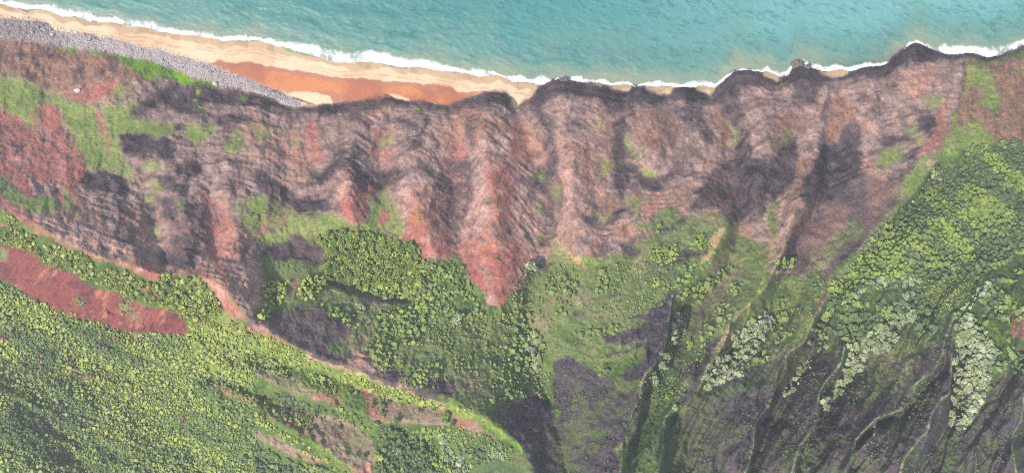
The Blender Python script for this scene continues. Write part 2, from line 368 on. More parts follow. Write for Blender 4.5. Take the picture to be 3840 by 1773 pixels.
alb = F['fg'].copy()
rough = np.ones((NV, NU), np.float32)          # how much small relief the ground carries
rockm = np.zeros((NV, NU), np.float32)         # stratified rock
sandm = np.zeros((NV, NU), np.float32)
ROCK = {'rk': 1, 'pk': 1, 'dk': 1, 'br': .6, 'rd': .5, 'or': .5, 'pb': .5, 'rs': .4, 'pr': .45, 'ps': .5}
ROUGH = {'sd': 0, 'ws': 0, 'os': 0, 'ms': 0, 'gr': .35, 'lm': .4, 'bg': .6, 'rd': .4, 'dt': .5, 'or': .4, 'rs': .55, 'yt': .4, 'pr': 1.3, 'ps': 1.2, 'fg': 1.3, 'fd': 1.1, 'gd': 1.1, 'dk': 1.2, 'cb': .5}
def paint(cls, pts, op=1.0, soft=2.5):
    soft = soft * 1.7 if cls in ('rd', 'gr', 'pk') else soft
    hard = cls in ('sd', 'os', 'ms', 'ws', 'cl')
    r = polymask(pts, soft if hard else max(soft * 1.35, 1.2), None if hard else DU2, None if hard else DV2)
    if r is None:
        return
    sl, m = r
    if cls in ('dk', 'pr', 'br', 'pk', 'pb') and op > .7: op = (1.0 if cls == 'dk' and op > .88 else .92) if op > .88 else op * .92
    if op < 1:                                  # sparse cover: broken up by noise
        m = m * sstep(0.62 - op, 1.25 - op, 0.5 + 0.45 * fB[sl] + 0.25 * fC[sl] + 0.12 * lic_con[sl])
    e = m[..., None]
    alb[sl] = alb[sl] * (1 - e) + F[cls][sl] * e
    rough[sl] = rough[sl] * (1 - m) + ROUGH.get(cls, 1.0) * m
    rockm[sl] = rockm[sl] * (1 - m) + ROCK.get(cls, 0.0) * m
    sandm[sl] = sandm[sl] * (1 - m) + (1.0 if cls in ('sd', 'ws', 'os', 'ms') else 0.0) * m

CLIFF_ZONE = [[-60, -60]] + P('-200,430 0,522 100,570 230,640 330,668 480,690 540,700 600,770 640,815 720,860 800,893 1000,970 1075,985 1000,930 860,860 760,790 650,790 655,640 800,570 900,562 1010,600 1060,645 1150,640 1200,700 1255,765 1300,720 1340,670 1400,640 1480,660 1560,640 1620,600 1700,545 1830,540 1900,620 1930,740 2050,800 2090,730 2180,620 2350,420 2425,230 2430,60') + [[1000, -60]]
COVER = [
 ('rk', CLIFF_ZONE, 1), 
 ('ol', P('660,640 800,570 900,562 1010,600 1060,645 1150,640 1200,700 1255,765 1300,720 1340,670 1400,640 1480,660 1560,640 1620,600 1700,545 1830,540 1800,640 1740,720 1690,745 1665,900 1380,910 1390,1000 1250,1060 1075,985 1000,930 860,860 760,790 650,790'), 1),
 ('ol', P('1830,560 1900,600 1960,640 1930,740 1870,830 1770,980 1640,960 1670,900 1690,760 1790,640'), 1),
 ('gd', P('1640,960 1770,980 1720,1030 1640,1189 1560,1189 1600,1000'), 1),
 ('ol', P('1940,720 2040,690 2180,620 2090,730 2050,800 2040,850 1990,900 1900,960 1870,840'), 1),
 ('pr', P('1990,880 2050,830 2200,1000 2250,900 2400,780 2400,1000 2600,900 2600,1300 1640,1300 1730,1020 1800,960'), 1),
 ('gd', P('2100,740 2250,720 2470,700 2480,760 2400,800 2380,860 2250,900 2150,860 2060,860'), 1),
 ('fd', P('2200,620 2350,420 2400,400 2440,380 2600,370 2700,700 2600,960 2480,900 2400,800 2490,700 2300,680 2100,800 2050,830'), 1),
 # ---- beach
 ('sd', WATER + [[1080, 40]] + CLIFF[::-1] + COB_TOP[::-1] + [[-60, 20]], 1, .8),
 # ---- north-west corner
 ('br', T(0, 0, '-100,280 0,290 300,310 440,340 560,400 750,390 950,440 1040,540 1050,590 880,590 640,620 500,660 430,695 340,690 270,640 200,590 100,550 -100,500'), 1),
 ('dk', T(0, 0, '0,370 160,380 330,400 520,420 500,435 300,425 120,410 0,390'), .5, 2), ('dk', T(0, 0, '310,470 335,470 350,600 385,690 345,700 325,600'), .8, 1.5), ('dk', T(0, 0, '500,510 600,500 600,560 520,560'), .6), ('dk', T(0, 0, '735,470 770,480 760,570 730,570'), .6),
 ('gr', T(0, 0, '-100,500 0,540 110,560 220,610 340,700 440,700 500,745 690,790 700,850 760,960 800,1060 860,1189 620,1189 560,1060 500,900 430,800 350,775 300,790 310,870 250,960 160,900 60,830 -100,740'), 1),
 ('gr', T(0, 0, '830,640 930,620 1000,640 1005,700 930,710 820,700'), .7), ('gr', T(0, 0, '760,830 880,790 960,850 1090,890 1240,900 1310,960 1300,1000 1180,1000 1090,985 950,985 880,1010 900,1120 940,1189 850,1189 790,1080 770,950'), 1),
 ('gr', T(0, 0, '700,780 900,760 1040,760 960,850 760,840'), .6), ('rd', T(0, 0, '310,790 370,775 440,830 470,900 465,1000 440,1050 350,1000 310,900'), 1, 1.2), ('rd', T(0, 0, '480,690 560,650 680,640 870,600 830,680 760,760 700,790 560,745'), .9), 
 ('rd', T(0, 0, '690,850 730,860 790,980 800,1060 850,1170 820,1170 760,1010 710,930'), .8, 1.2), ('rd', T(0, 0, '0,790 100,830 170,900 250,960 330,1000 420,1060 530,1050 620,1189 -100,1189 -100,760'), .72), ('rd', T(0, 0, '240,840 280,840 300,950 260,940'), .8),
 ('bg', T(0, 0, '440,335 520,340 600,370 720,360 730,385 600,385 560,405 500,380'), .9, 1.5), ('bg', T(0, 0, '720,370 900,420 1000,430 1150,470 1260,480 1310,530 1480,570 1600,590 1640,640 1580,660 1430,630 1370,650 1330,620 1290,600 1180,560 1130,590 1070,590 1030,540 950,490 840,430'), 1, 1.8), ('lm', T(0, 0, '1300,535 1370,545 1480,610 1480,640 1390,625 1380,650 1340,640 1350,615 1300,570'), 1, 1.5),
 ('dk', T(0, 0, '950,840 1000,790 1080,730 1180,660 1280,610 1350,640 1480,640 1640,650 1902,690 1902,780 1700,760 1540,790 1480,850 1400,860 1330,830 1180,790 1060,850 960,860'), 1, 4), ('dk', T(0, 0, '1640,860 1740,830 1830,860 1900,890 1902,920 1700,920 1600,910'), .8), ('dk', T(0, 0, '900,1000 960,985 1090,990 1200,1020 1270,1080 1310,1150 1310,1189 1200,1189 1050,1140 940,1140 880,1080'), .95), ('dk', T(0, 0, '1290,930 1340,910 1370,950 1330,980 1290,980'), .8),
 ('gr', T(0, 0, '1400,930 1620,920 1590,1010 1480,1050 1410,1100 1380,1010'), .65), ('gr', T(0, 0, '1660,1050 1750,960 1830,1000 1800,1080 1680,1120'), .6),
 ('lm', T(0, 0, '1790,700 1840,720 1830,735 1795,720'), 1, 1), ('lm', T(0, 0, '1465,790 1515,795 1515,815 1470,815'), .9, 1), ('lm', T(0, 0, '1460,665 1500,670 1495,690 1465,688'), .9, 1), ('lm', T(0, 0, '1430,735 1450,735 1448,765 1432,765'), .9, 1),
 # ---- central cliff foot
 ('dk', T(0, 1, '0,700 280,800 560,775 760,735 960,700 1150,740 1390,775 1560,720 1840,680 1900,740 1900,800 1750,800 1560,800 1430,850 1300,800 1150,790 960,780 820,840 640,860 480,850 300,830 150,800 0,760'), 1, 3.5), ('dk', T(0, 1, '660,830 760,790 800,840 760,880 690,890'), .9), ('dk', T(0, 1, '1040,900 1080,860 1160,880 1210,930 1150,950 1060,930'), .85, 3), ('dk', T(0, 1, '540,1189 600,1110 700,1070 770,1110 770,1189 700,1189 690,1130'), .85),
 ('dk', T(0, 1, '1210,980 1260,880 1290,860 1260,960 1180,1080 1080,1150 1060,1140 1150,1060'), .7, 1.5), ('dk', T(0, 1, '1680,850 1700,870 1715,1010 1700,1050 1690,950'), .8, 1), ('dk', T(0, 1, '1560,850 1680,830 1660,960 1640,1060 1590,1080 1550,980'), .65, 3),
 ('rd', T(0, 1, '370,900 430,890 470,1000 520,1189 390,1189'), .7), ('rd', T(0, 1, '860,960 1000,950 1020,1080 1030,1189 850,1189 890,1040'), .65), ('gr', T(0, 1, '900,1060 980,1010 1010,1030 960,1100 900,1100'), .8), ('gr', T(0, 1, '270,1050 320,1030 320,1070 260,1075'), .8), ('gr', T(0, 1, '0,950 90,970 100,1010 0,1030'), .7),
 ('rd', T(0, 1, '1450,1060 1500,1000 1560,1080 1590,1189 1440,1189'), .8), ('pk', T(0, 1, '1630,1100 1720,1000 1850,960 1902,1000 1902,1189 1620,1189'), .7),
 ('lm', T(0, 1, '775,825 800,828 798,842 780,842'), 1, .8), ('lm', T(0, 1, '1200,803 1220,803 1218,820 1202,820'), 1, .8),
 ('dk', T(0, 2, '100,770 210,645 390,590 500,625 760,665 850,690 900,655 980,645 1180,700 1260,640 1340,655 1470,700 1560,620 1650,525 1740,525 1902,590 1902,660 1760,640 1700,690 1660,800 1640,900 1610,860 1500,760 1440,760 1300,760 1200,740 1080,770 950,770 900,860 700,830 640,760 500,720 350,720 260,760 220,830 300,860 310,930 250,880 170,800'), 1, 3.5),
 ('dk', T(0, 2, '740,930 830,880 870,930 850,1040 890,1140 960,1189 740,1189 740,1060'), .9), ('dk', T(0, 2, '1180,800 1400,760 1450,900 1480,1000 1520,1080 1420,1050 1330,960 1240,880'), .65), ('dk', T(0, 2, '1620,730 1700,740 1720,860 1680,900 1750,980 1780,1189 1640,1189 1680,1050 1640,900'), .8), ('dk', T(0, 2, '130,800 230,830 290,960 330,1100 330,1189 250,1189 230,1000 190,900'), .65), ('dk', T(0, 2, '1075,800 1095,810 1105,900 1085,910'), .8, 1),
 ('rd', T(0, 2, '60,880 140,1000 180,1189 0,1189 0,1000'), .75), ('br', T(0, 2, '1490,780 1540,800 1610,900 1640,1040 1610,1120 1530,1140 1520,1000 1480,880'), .85), ('gr', T(0, 2, '1600,880 1640,920 1685,1010 1680,1070 1640,1080 1640,980'), .9, 1.4), ('gr', T(0, 2, '850,980 880,1080 980,1150 950,1180 880,1130 850,1040'), .7), ('gr', T(0, 2, '640,890 670,900 660,950 640,950'), .8), ('gr', T(0, 2, '140,960 160,960 170,1000 150,1000'), .9, 1), ('br', T(0, 2, '900,850 1060,780 1200,850 1250,980 1180,1120 1050,1130 930,1060 870,960'), .55),
 ('dk', T(0, 3, '0,590 60,615 150,575 200,480 300,500 390,545 480,580 560,580 680,515 860,485 1000,385 1090,315 1220,375 1330,410 1430,405 1500,390 1640,435 1640,470 1450,430 1200,440 1130,510 960,500 880,560 640,590 560,610 430,590 390,640 350,770 250,780 170,740 180,640 0,640'), 1, 3.5), ('dk', T(0, 3, '670,690 730,690 760,740 700,790'), .7), ('dk', T(0, 3, '1100,870 1140,830 1220,825 1255,870 1250,920 1200,960 1100,980 1110,920'), .95), ('dk', T(0, 3, '850,1040 960,1000 1080,980 1060,1020 920,1090 850,1090'), .85),
 ('dk', T(0, 3, '390,1060 460,1080 520,1070 560,940 640,910 690,1000 690,1100 710,1189 380,1189'), 1), ('dk', T(0, 3, '60,1110 160,960 200,1000 220,1100 240,1189 60,1189'), .9), ('dk', T(0, 3, '970,1189 1130,1080 1130,1150 1110,1189'), .8), ('br', T(0, 3, '420,900 490,720 560,690 640,780 650,860 560,940 500,1070 440,1060'), .85), ('br', T(0, 3, '0,900 120,820 300,840 340,900 260,1020 100,1000 0,980'), .5),
 ('gr', T(0, 3, '1020,950 1090,900 1110,960 1050,985 1020,975'), .8), ('gr', T(0, 3, '1040,1050 1140,1000 1180,1020 1100,1080'), .8), ('gr', T(0, 3, '840,1130 1000,1110 980,1189 830,1189'), .7), ('gr', T(0, 3, '60,1100 160,970 180,960 100,1080 70,1120'), .8), ('gr', T(0, 3, '1160,700 1300,700 1280,800 1180,800'), .5), ('dk', T(0, 3, '450,640 470,640 480,760 430,860 380,900 430,800'), .6, 1.2), ('dk', T(0, 3, '800,650 820,650 850,850 840,860'), .7, 1), ('dk', T(0, 3, '880,560 960,600 1000,680 900,650'), .5),
 ('br', T(0, 3, '1450,440 1640,470 2000,420 2000,1080 1700,1050 1480,1060 1300,1100 1200,1189 1140,1189 1230,1150 1300,1020 1400,850 1440,730 1480,640'), .9), ('rd', T(0, 3, '1130,1160 1180,1040 1240,950 1290,800 1340,730 1350,760 1310,900 1290,1020 1180,1160'), .8), ('gr', T(0, 3, '1470,490 1560,470 1700,560 1720,690 1700,800 1650,810 1570,770 1580,650 1500,650 1450,710 1480,600'), .62), ('bg', T(0, 3, '1640,800 1720,800 1720,850 1660,850'), .6), ('gr', T(0, 3, '1400,950 1560,900 1700,1050 1450,1110 1280,1189 1220,1189 1300,1060'), .75), ('dk', T(0, 3, '1445,460 1465,460 1470,650 1440,740 1400,850 1380,850 1420,730 1450,640'), .6, 1.2), ('bg', T(0, 3, '1350,940 1400,840 1420,850 1385,950'), .7, 1),
 # ---- middle row, west
 ('rd', T(1, 0, '-100,0 120,0 120,80 200,180 255,290 235,310 130,250 100,200 40,130 -100,100'), 1, 1.5), ('gr', T(1, 0, '-100,100 40,130 100,200 130,250 235,310 330,300 430,330 460,380 400,410 230,400 100,320 -100,240'), .95, 2), ('gr', T(1, 0, '470,230 520,250 560,400 550,440 500,380 470,300'), .9), ('gr', T(1, 0, '620,0 860,0 960,60 1010,190 960,170 860,70 740,90 690,100'), 1), ('gr', T(1, 0, '1040,80 1100,30 1150,5 1210,70'), .9),
 ('rd', T(1, 0, '120,0 420,0 640,0 640,80 600,160 560,300 520,250 440,180 260,180 160,100'), .85), ('rd', T(1, 0, '380,240 440,260 490,310 460,360 420,320'), .9, 1.2), ('rd', T(1, 0, '540,260 590,330 640,480 610,470 570,390'), .9, 1.2), ('rd', T(1, 0, '650,330 700,390 770,480 720,470'), .9, 1.2), ('rd', T(1, 0, '380,400 520,400 560,450 420,450'), .6),
 ('dk', T(1, 0, '620,90 680,100 780,90 880,130 960,190 960,300 830,280 760,240 640,230 600,190'), .92), ('dk', T(1, 0, '1140,140 1250,120 1300,190 1380,240 1330,270 1200,260 1160,220'), .9), ('dk', T(1, 0, '1330,60 1420,20 1490,50 1490,120 1380,150 1290,130'), .9), ('dk', T(1, 0, '1180,300 1330,280 1480,360 1590,420 1600,600 1450,620 1350,560 1280,500 1200,420'), .75), ('dk', T(1, 0, '1270,580 1400,560 1460,660 1450,830 1370,830 1200,780 1190,700 1260,690'), .85), ('dk', T(1, 0, '1070,360 1150,350 1170,470 1100,480'), .7), ('dk', T(1, 0, '1640,650 1780,650 1870,700 1820,740 1700,720'), .75), ('dk', T(1, 0, '850,540 980,520 1010,660 900,670'), .55), ('dk', T(1, 0, '1600,190 1740,170 1750,280 1640,270'), .6), ('dk', T(1, 0, '800,300 1000,320 1060,500 880,520'), .35),
 ('rd', T(1, 0, '1590,480 1650,340 1700,380 1720,520 1650,640 1580,760 1560,680'), .75), ('gr', T(1, 0, '1080,300 1150,180 1200,250 1110,360'), .65), ('gr', T(1, 0, '1140,500 1190,530 1170,600 1130,560'), .7), ('gr', T(1, 0, '1290,310 1350,330 1330,370'), .8),
 ('rd', T(1, 0, '-100,230 0,270 70,310 120,350 260,440 300,530 420,580 560,680 680,720 830,760 1040,760 1180,790 1220,830 1330,850 1500,835 1580,880 1700,1020 1800,1160 1840,1200 1680,1200 1620,1090 1560,980 1480,890 1350,860 1200,850 1200,900 1220,930 1180,920 1000,850 820,790 650,730 460,640 300,570 130,420 -100,330'), .93, 2), ('yt', T(1, 0, '650,720 800,740 1000,790 1060,830 900,790 700,735'), .6, 1.2), ('pk', T(1, 0, '260,480 460,480 700,560 900,640 1000,740 830,750 600,660 420,570'), .6),
 ('fg', T(1, 0, '-100,370 0,400 100,430 200,510 120,520 -100,450'), 1, 1), ('rd', T(1, 0, '0,480 250,560 300,590 240,580 0,495'), 1, .8), ('fd', T(1, 0, '-100,480 0,500 160,540 330,590 660,730 640,760 780,790 980,850 1030,900 1190,920 1220,840 1340,870 1490,900 1560,990 1640,1090 1660,1200 1400,1200 1260,1120 1000,1050 900,1010 700,950 560,870 380,800 260,720 170,680 60,630 -100,600'), 1, 1.2), ('yg', T(1, 0, '1340,870 1490,890 1560,980 1640,1090 1600,1100 1500,1000 1400,960'), .8), ('rd', T(1, 0, '840,860 960,900 1060,970 1180,1000 1190,1040 1060,980 960,940'), 1, 1), ('rd', T(1, 0, '1280,1010 1430,1080 1370,1070'), 1, 1),
 ('rs', T(1, 0, '-100,590 0,640 170,680 260,720 380,810 560,870 700,950 900,1010 1100,1100 1260,1120 1380,1200 540,1200 280,1070 130,960 -100,830'), 1, 1.6), ('ol', T(1, 0, '550,1050 620,1040 620,1100 560,1100'), .8), ('ol', T(1, 0, '900,1030 980,1030 1000,1160 900,1150'), .7), ('ol', T(1, 0, '-50,650 70,700 40,750 -50,740'), .9),
 ('rs', T(2, 0, '490,-10 1360,-10 1370,60 1420,130 1370,160 1230,150 1000,150 850,120 640,50'), 1, 1.6), ('ol', T(2, 0, '900,0 1000,10 1020,50 960,40'), .8), ('yg', T(2, 0, '1370,0 1660,0 1902,130 1902,520 1500,450 1400,200'), .55), ('dt', T(2, 0, '1550,250 1700,290 1902,400 1902,470 1760,370'), .6), ('rd', T(2, 0, '1590,530 1720,585 1800,630 1902,680 1880,695 1700,610'), .9, 1), ('ol', T(2, 0, '700,270 850,280 920,390 850,400 700,330'), .9), ('rd', T(2, 0, '950,170 1010,190 1040,230 1000,225'), .8, 1), ('rd', T(2, 0, '1430,40 1540,70 1550,90 1450,70'), .8, 1),
 # ---- middle row, centre
 ('dk', T(1, 1, '0,70 90,90 130,220 140,300 90,310 0,230'), .9), ('dk', T(1, 1, '150,200 230,210 320,280 470,300 560,340 550,390 440,430 330,410 180,330'), .93), ('dk', T(1, 1, '530,60 640,0 720,0 800,120 900,200 960,190 900,270 820,270 740,160 600,130 480,220 450,150'), .75), ('dk', T(1, 1, '870,120 1060,60 1100,130 1000,180 930,230'), .65), ('pk', T(1, 1, '620,100 720,130 760,280 830,330 830,400 760,490 640,440 610,370 640,250'), .85), ('br', T(1, 1, '280,20 420,0 470,80 430,160 340,160'), .6),
 ('gr', T(1, 1, '-180,330 -60,330 0,270 100,330 200,360 330,420 450,430 600,410 640,460 740,500 830,420 840,330 930,300 920,250 980,240 1000,330 1050,390 1080,560 1090,640 980,600 820,550 640,520 480,570 420,600 300,580 200,670 50,660 0,640 -90,500'), .85), ('rd', T(1, 1, '615,330 690,300 740,370 800,430 770,490 700,490 615,430'), .95, 1.5), ('rd', T(1, 1, '930,380 1000,380 990,470 950,530 920,480'), 1, 1.2), ('rd', T(1, 1, '960,550 1000,580 980,590'), .9, 1), ('rd', T(1, 1, '180,420 240,410 230,500 180,520'), .6), ('rd', T(1, 1, '-20,580 130,420 60,560 0,620'), .7),
 ('pk', T(1, 1, '1050,230 1250,250 1280,360 1290,600 1440,700 1230,760 1200,640 1110,580 1080,400'), .75), ('or', T(1, 1, '1110,560 1130,420 1220,370 1260,420 1290,540 1180,470'), .95, 1.5), ('rd', T(1, 1, '1105,570 1130,470 1180,450 1280,540 1290,620 1240,680 1210,640'), 1, 1.5), ('rd', T(1, 1, '1215,670 1300,700 1440,680 1380,730 1230,760'), .9, 1.5),
 ('dk', T(1, 1, '1330,160 1390,0 1500,0 1600,0 1590,160 1640,330 1540,480 1510,650 1480,650 1430,570 1390,450 1340,420 1280,350 1300,250'), .72), ('br', T(1, 1, '1300,260 1330,260 1310,380 1285,360'), .8, 1), ('br', T(1, 1, '1350,280 1375,280 1350,400 1330,400'), .8, 1), ('rd', T(1, 1, '1390,40 1440,40 1470,150 1440,170'), .7), ('pk', T(1, 1, '1600,330 1690,180 1720,60 1720,330 1740,600 1720,780 1700,800 1600,720 1540,640 1540,480'), .9), ('rd', T(1, 1, '1720,60 1902,150 1902,480 1780,480 1740,330'), .85), ('gr', T(1, 1, '1770,305 1860,265 1880,290 1800,320'), 1, 1),
 ('pk', T(1, 1, '1500,670 1600,720 1720,800 1770,1000 1810,1115 1700,1020 1600,900'), 1, 1.2), ('rd', T(1, 1, '1500,670 1560,690 1650,840 1750,1025 1600,900'), 1, 1.2), ('rd', T(1, 1, '1640,680 1740,590 1902,600 1902,960 1850,1030 1830,1115 1800,1100 1750,930 1720,790'), 1, 1.5), ('or', T(1, 1, '1660,670 1760,600 1902,620 1902,660 1800,650 1700,720'), .6), ('gd', T(1, 1, '1775,720 1810,710 1815,755 1780,750'), 1, 1),
 ('dk', T(1, 1, '40,740 50,660 230,640 260,590 340,580 430,650 490,680 490,760 440,830 340,770 150,790'), .9), ('ol', T(1, 1, '50,800 300,780 340,830 430,850 280,900 100,900 40,860'), 1), ('pk', T(1, 1, '-60,700 0,830 30,870 70,950 70,1100 0,1140 -100,1000'), .8), ('br', T(1, 1, '260,900 330,890 300,1000 240,1000'), .7),
 ('fd', T(1, 1, '440,590 560,540 820,540 980,590 1090,640 1150,590 1210,650 1230,800 1230,900 1180,1050 960,1050 860,1010 750,980 660,900 540,900 490,830 520,680'), 1), ('fd', T(1, 1, '320,960 400,870 500,880 540,930 480,1010 470,1060 330,1050'), 1), ('fd', T(1, 1, '40,910 240,910 230,1000 200,1060 100,1189 0,1189 70,1050'), 1), ('dk', T(1, 1, '550,930 660,920 700,970 860,1030 1000,1060 1150,1060 1140,1090 980,1090 760,1010 600,960'), .9, 1.5), ('dk', T(1, 1, '310,1060 480,1070 520,1130 560,1189 300,1189'), .85), ('fg', T(1, 1, '1200,780 1450,760 1550,830 1620,950 1740,1060 1800,1120 1850,1100 1902,1050 1902,1189 560,1189 520,1100 700,1100 1100,1120 1200,1000'), .6),
 ('dk', T(1, 2, '150,120 240,0 340,0 340,120 380,250 360,330 320,420 320,560 310,620 200,680 160,600 220,560 290,500 280,380 240,250 170,200'), .78), ('dk', T(1, 2, '430,40 500,80 540,170 640,270 600,260 510,180 460,110'), .85), ('dk', T(1, 2, '740,0 870,30 960,60 1000,130 1080,150 1250,100 1260,130 1130,200 1060,260 960,200 880,120 850,250 800,320 770,200'), .85), ('dk', T(1, 2, '500,400 560,440 680,480 800,370 840,380 800,450 720,520 640,510 560,480'), .9), ('dk', T(1, 2, '1330,250 1490,110 1610,0 1902,0 1902,250 1880,350 1700,470 1640,480 1610,300 1560,350 1440,400 1300,380 1400,280'), .95), ('dk', T(1, 2, '1040,600 1250,440 1320,440 1250,520 1120,580'), .8), ('pk', T(1, 2, '360,0 420,60 480,200 520,330 600,400 560,420 440,420 380,330 400,200'), .7),
 ('gr', T(1, 2, '640,0 740,30 720,100 680,150 660,70'), .85), ('gr', T(1, 2, '970,80 1080,100 1070,150 1030,140 970,90'), .9), ('br', T(1, 2, '640,300 760,270 800,340 720,440 640,430'), .75), ('gr', T(1, 2, '600,410 660,440 720,440 680,470 620,460'), .8), ('ol', T(1, 2, '1060,420 1130,370 1250,380 1250,430 1180,500 1000,560 930,540 940,480 1060,470'), 1), ('gr', T(1, 2, '830,320 980,290 990,400 960,480 900,420'), .55), ('rd', T(1, 2, '970,370 1050,320 1060,440 1000,480 990,400'), 1, 1.2), ('rd', T(1, 2, '920,280 960,270 980,310 930,310'), .8, 1.2), ('br', T(1, 2, '1200,240 1320,220 1330,320 1260,380 1180,330'), .7),
 ('gr', T(1, 2, '170,600 240,550 290,540 250,590 190,620'), .8), ('gr', T(1, 2, '180,370 240,380 230,430'), .7), ('gr', T(1, 2, '310,220 370,210 340,300 310,290'), .8), ('gr', T(1, 2, '160,150 220,110 210,160'), .8), ('pk', T(1, 2, '0,200 60,300 110,430 170,600 180,690 140,780 30,880 0,930'), .85), ('rd', T(1, 2, '0,620 50,700 40,770 0,900'), 1), ('rd', T(1, 2, '20,960 70,900 100,910 40,985'), 1, 1), ('rk', T(1, 2, '370,480 480,460 600,560 640,570 580,720 470,700 400,640'), 1), ('rd', T(1, 2, '560,700 630,580 600,690 570,740'), .8), ('rd', T(1, 2, '340,620 400,670 430,690 370,670'), .9, 1), ('br', T(1, 2, '740,560 850,500 890,580 830,620 760,590'), .9), ('dk', T(1, 2, '780,640 870,640 960,690 940,760 870,760 820,700'), .9), ('dk', T(1, 2, '890,580 970,580 960,630 900,630'), .8), ('dk', T(1, 2, '140,800 240,790 310,810 220,850 150,880'), .95), ('dk', T(1, 2, '620,660 700,660 760,690 640,690'), .6),
 ('gr', T(1, 2, '290,640 380,660 480,740 560,740 740,740 800,800 700,830 500,800 330,740'), .6), ('yt', T(1, 2, '880,800 960,780 970,870 930,850'), .6), ('yt', T(1, 2, '1600,510 1570,600 1500,710 1420,780 1385,820 1450,690 1490,600 1520,530'), 1, 1.2), ('yt', T(1, 2, '400,680 520,740 590,870 560,880 480,780'), .35), ('rd', T(1, 2, '1400,780 1480,640 1500,660 1420,780'), .6, 1), ('dk', T(1, 2, '1180,760 1300,680 1430,690 1430,720 1230,770'), .8), ('dk', T(1, 2, '1000,800 1140,790 1230,740 1200,800 1060,830'), .9), ('dk', T(1, 2, '1040,650 1180,615 1120,650'), .8, 1), ('dk', T(1, 2, '1600,600 1680,570 1660,620 1600,640'), .6), ('dk', T(1, 2, '1600,690 1660,680 1650,700'), .8, 1), ('ps', T(1, 2, '1190,1010 1212,1060 1205,1200 880,1200 1060,1110'), 1, 1.2), ('pr', T(1, 2, '460,1160 500,1120 550,1140 550,1170 450,1180'), 1), ('br', T(1, 2, '270,1100 280,1040 350,1015 390,1030 300,1060'), .8), ('dk', T(1, 2, '640,1040 720,1000 820,1010 760,1040'), .6), ('yg', T(1, 2, '1390,800 1450,770 1600,530 1625,520 1500,760 1400,920'), .8, 1.2), ('dk', T(1, 2, '1700,470 1880,350 1902,420 1760,500'), .7), ('yg', T(1, 2, '1820,960 1902,840 1902,860 1830,1000 1770,1189 1740,1189'), .8, 1),
 # ---- middle row, east
 ('dk', T(1, 3, '0,0 230,0 240,60 190,200 0,330'), .95), ('br', T(1, 3, '240,0 330,0 280,130 230,300 180,320 200,150'), 1), ('dk', T(1, 3, '330,20 400,0 700,0 700,80 560,250 450,330 360,380 240,390 250,330 260,190'), 1), ('pk', T(1, 3, '0,420 100,300 230,330 270,370 180,540 100,720 0,800'), .8), ('yt', T(1, 3, '0,430 60,440 90,560 40,680 0,720'), .5), ('ol', T(1, 3, '0,340 90,300 90,480 60,560 0,560'), .6), ('yt', T(1, 3, '85,300 100,300 95,470 80,470'), .8, .8), ('yt', T(1, 3, '270,370 290,370 180,580 110,730 10,830 0,810 90,720 170,540'), .8, .8),
 ('pb', T(1, 3, '290,390 380,380 700,100 870,200 960,260 960,370 800,540 720,600 600,700 440,900 300,860 60,820 130,700 240,450'), 1), ('pk', T(1, 3, '700,0 820,0 800,130 710,130'), .8), ('rd', T(1, 3, '700,0 800,0 790,110 720,110'), .4), ('br', T(1, 3, '750,150 860,170 800,500 740,480'), .5), ('dk', T(1, 3, '880,180 1100,20 1120,40 1000,160 880,230'), .85), ('gr', T(1, 3, '830,0 980,0 900,80 830,80'), .6), ('gr', T(1, 3, '1000,160 1150,0 1230,0 1180,130 1090,250 970,330 960,240'), .95), ('ol', T(1, 3, '500,550 650,430 760,520 600,650 440,800 400,900 300,900 330,700'), .65), ('dk', T(1, 3, '520,680 720,580 650,720 520,800'), .7), ('dk', T(1, 3, '250,400 380,330 430,420 250,620 130,700'), .5), ('ol', T(1, 3, '0,860 440,880 400,1050 340,1189 0,1189'), .8), ('yg', T(1, 3, '960,340 1000,330 900,460 800,545 620,770 470,920 440,930 650,730 790,540'), .6, 1.2), ('br', T(1, 3, '440,930 470,930 400,1080 350,1189 330,1189 390,1040'), .8, 1), 
 ('dk', T(1, 3, '1230,800 1300,770 1400,750 1460,745 1400,790 1280,820'), 1, 1.5), ('ol', T(1, 3, '1100,880 1500,900 1550,950 1400,1100 1250,1189 1100,1100'), .9), ('yg', T(1, 3, '1540,930 1620,850 1640,860 1580,950'), .95, 1.2), ('ol', T(1, 3, '1310,50 1420,80 1400,120 1300,110'), .8),
 ('rd', P('1150,625 1200,580 1250,550 1310,600 1345,640 1262,768 1200,700'), .42), ('rd', P('1030,470 1080,480 1130,600 1140,640 1060,645 1020,560'), .5), ('rd', P('850,470 930,470 915,560 860,545'), .5), ('rd', P('1225,400 1280,415 1298,490 1270,530 1240,500'), .8), ('rd', P('1060,560 1110,600 1130,640 1060,640 1035,590'), .6), ('rd', P('505,480 560,520 600,640 560,680 520,640'), .5),
 # ---- south row
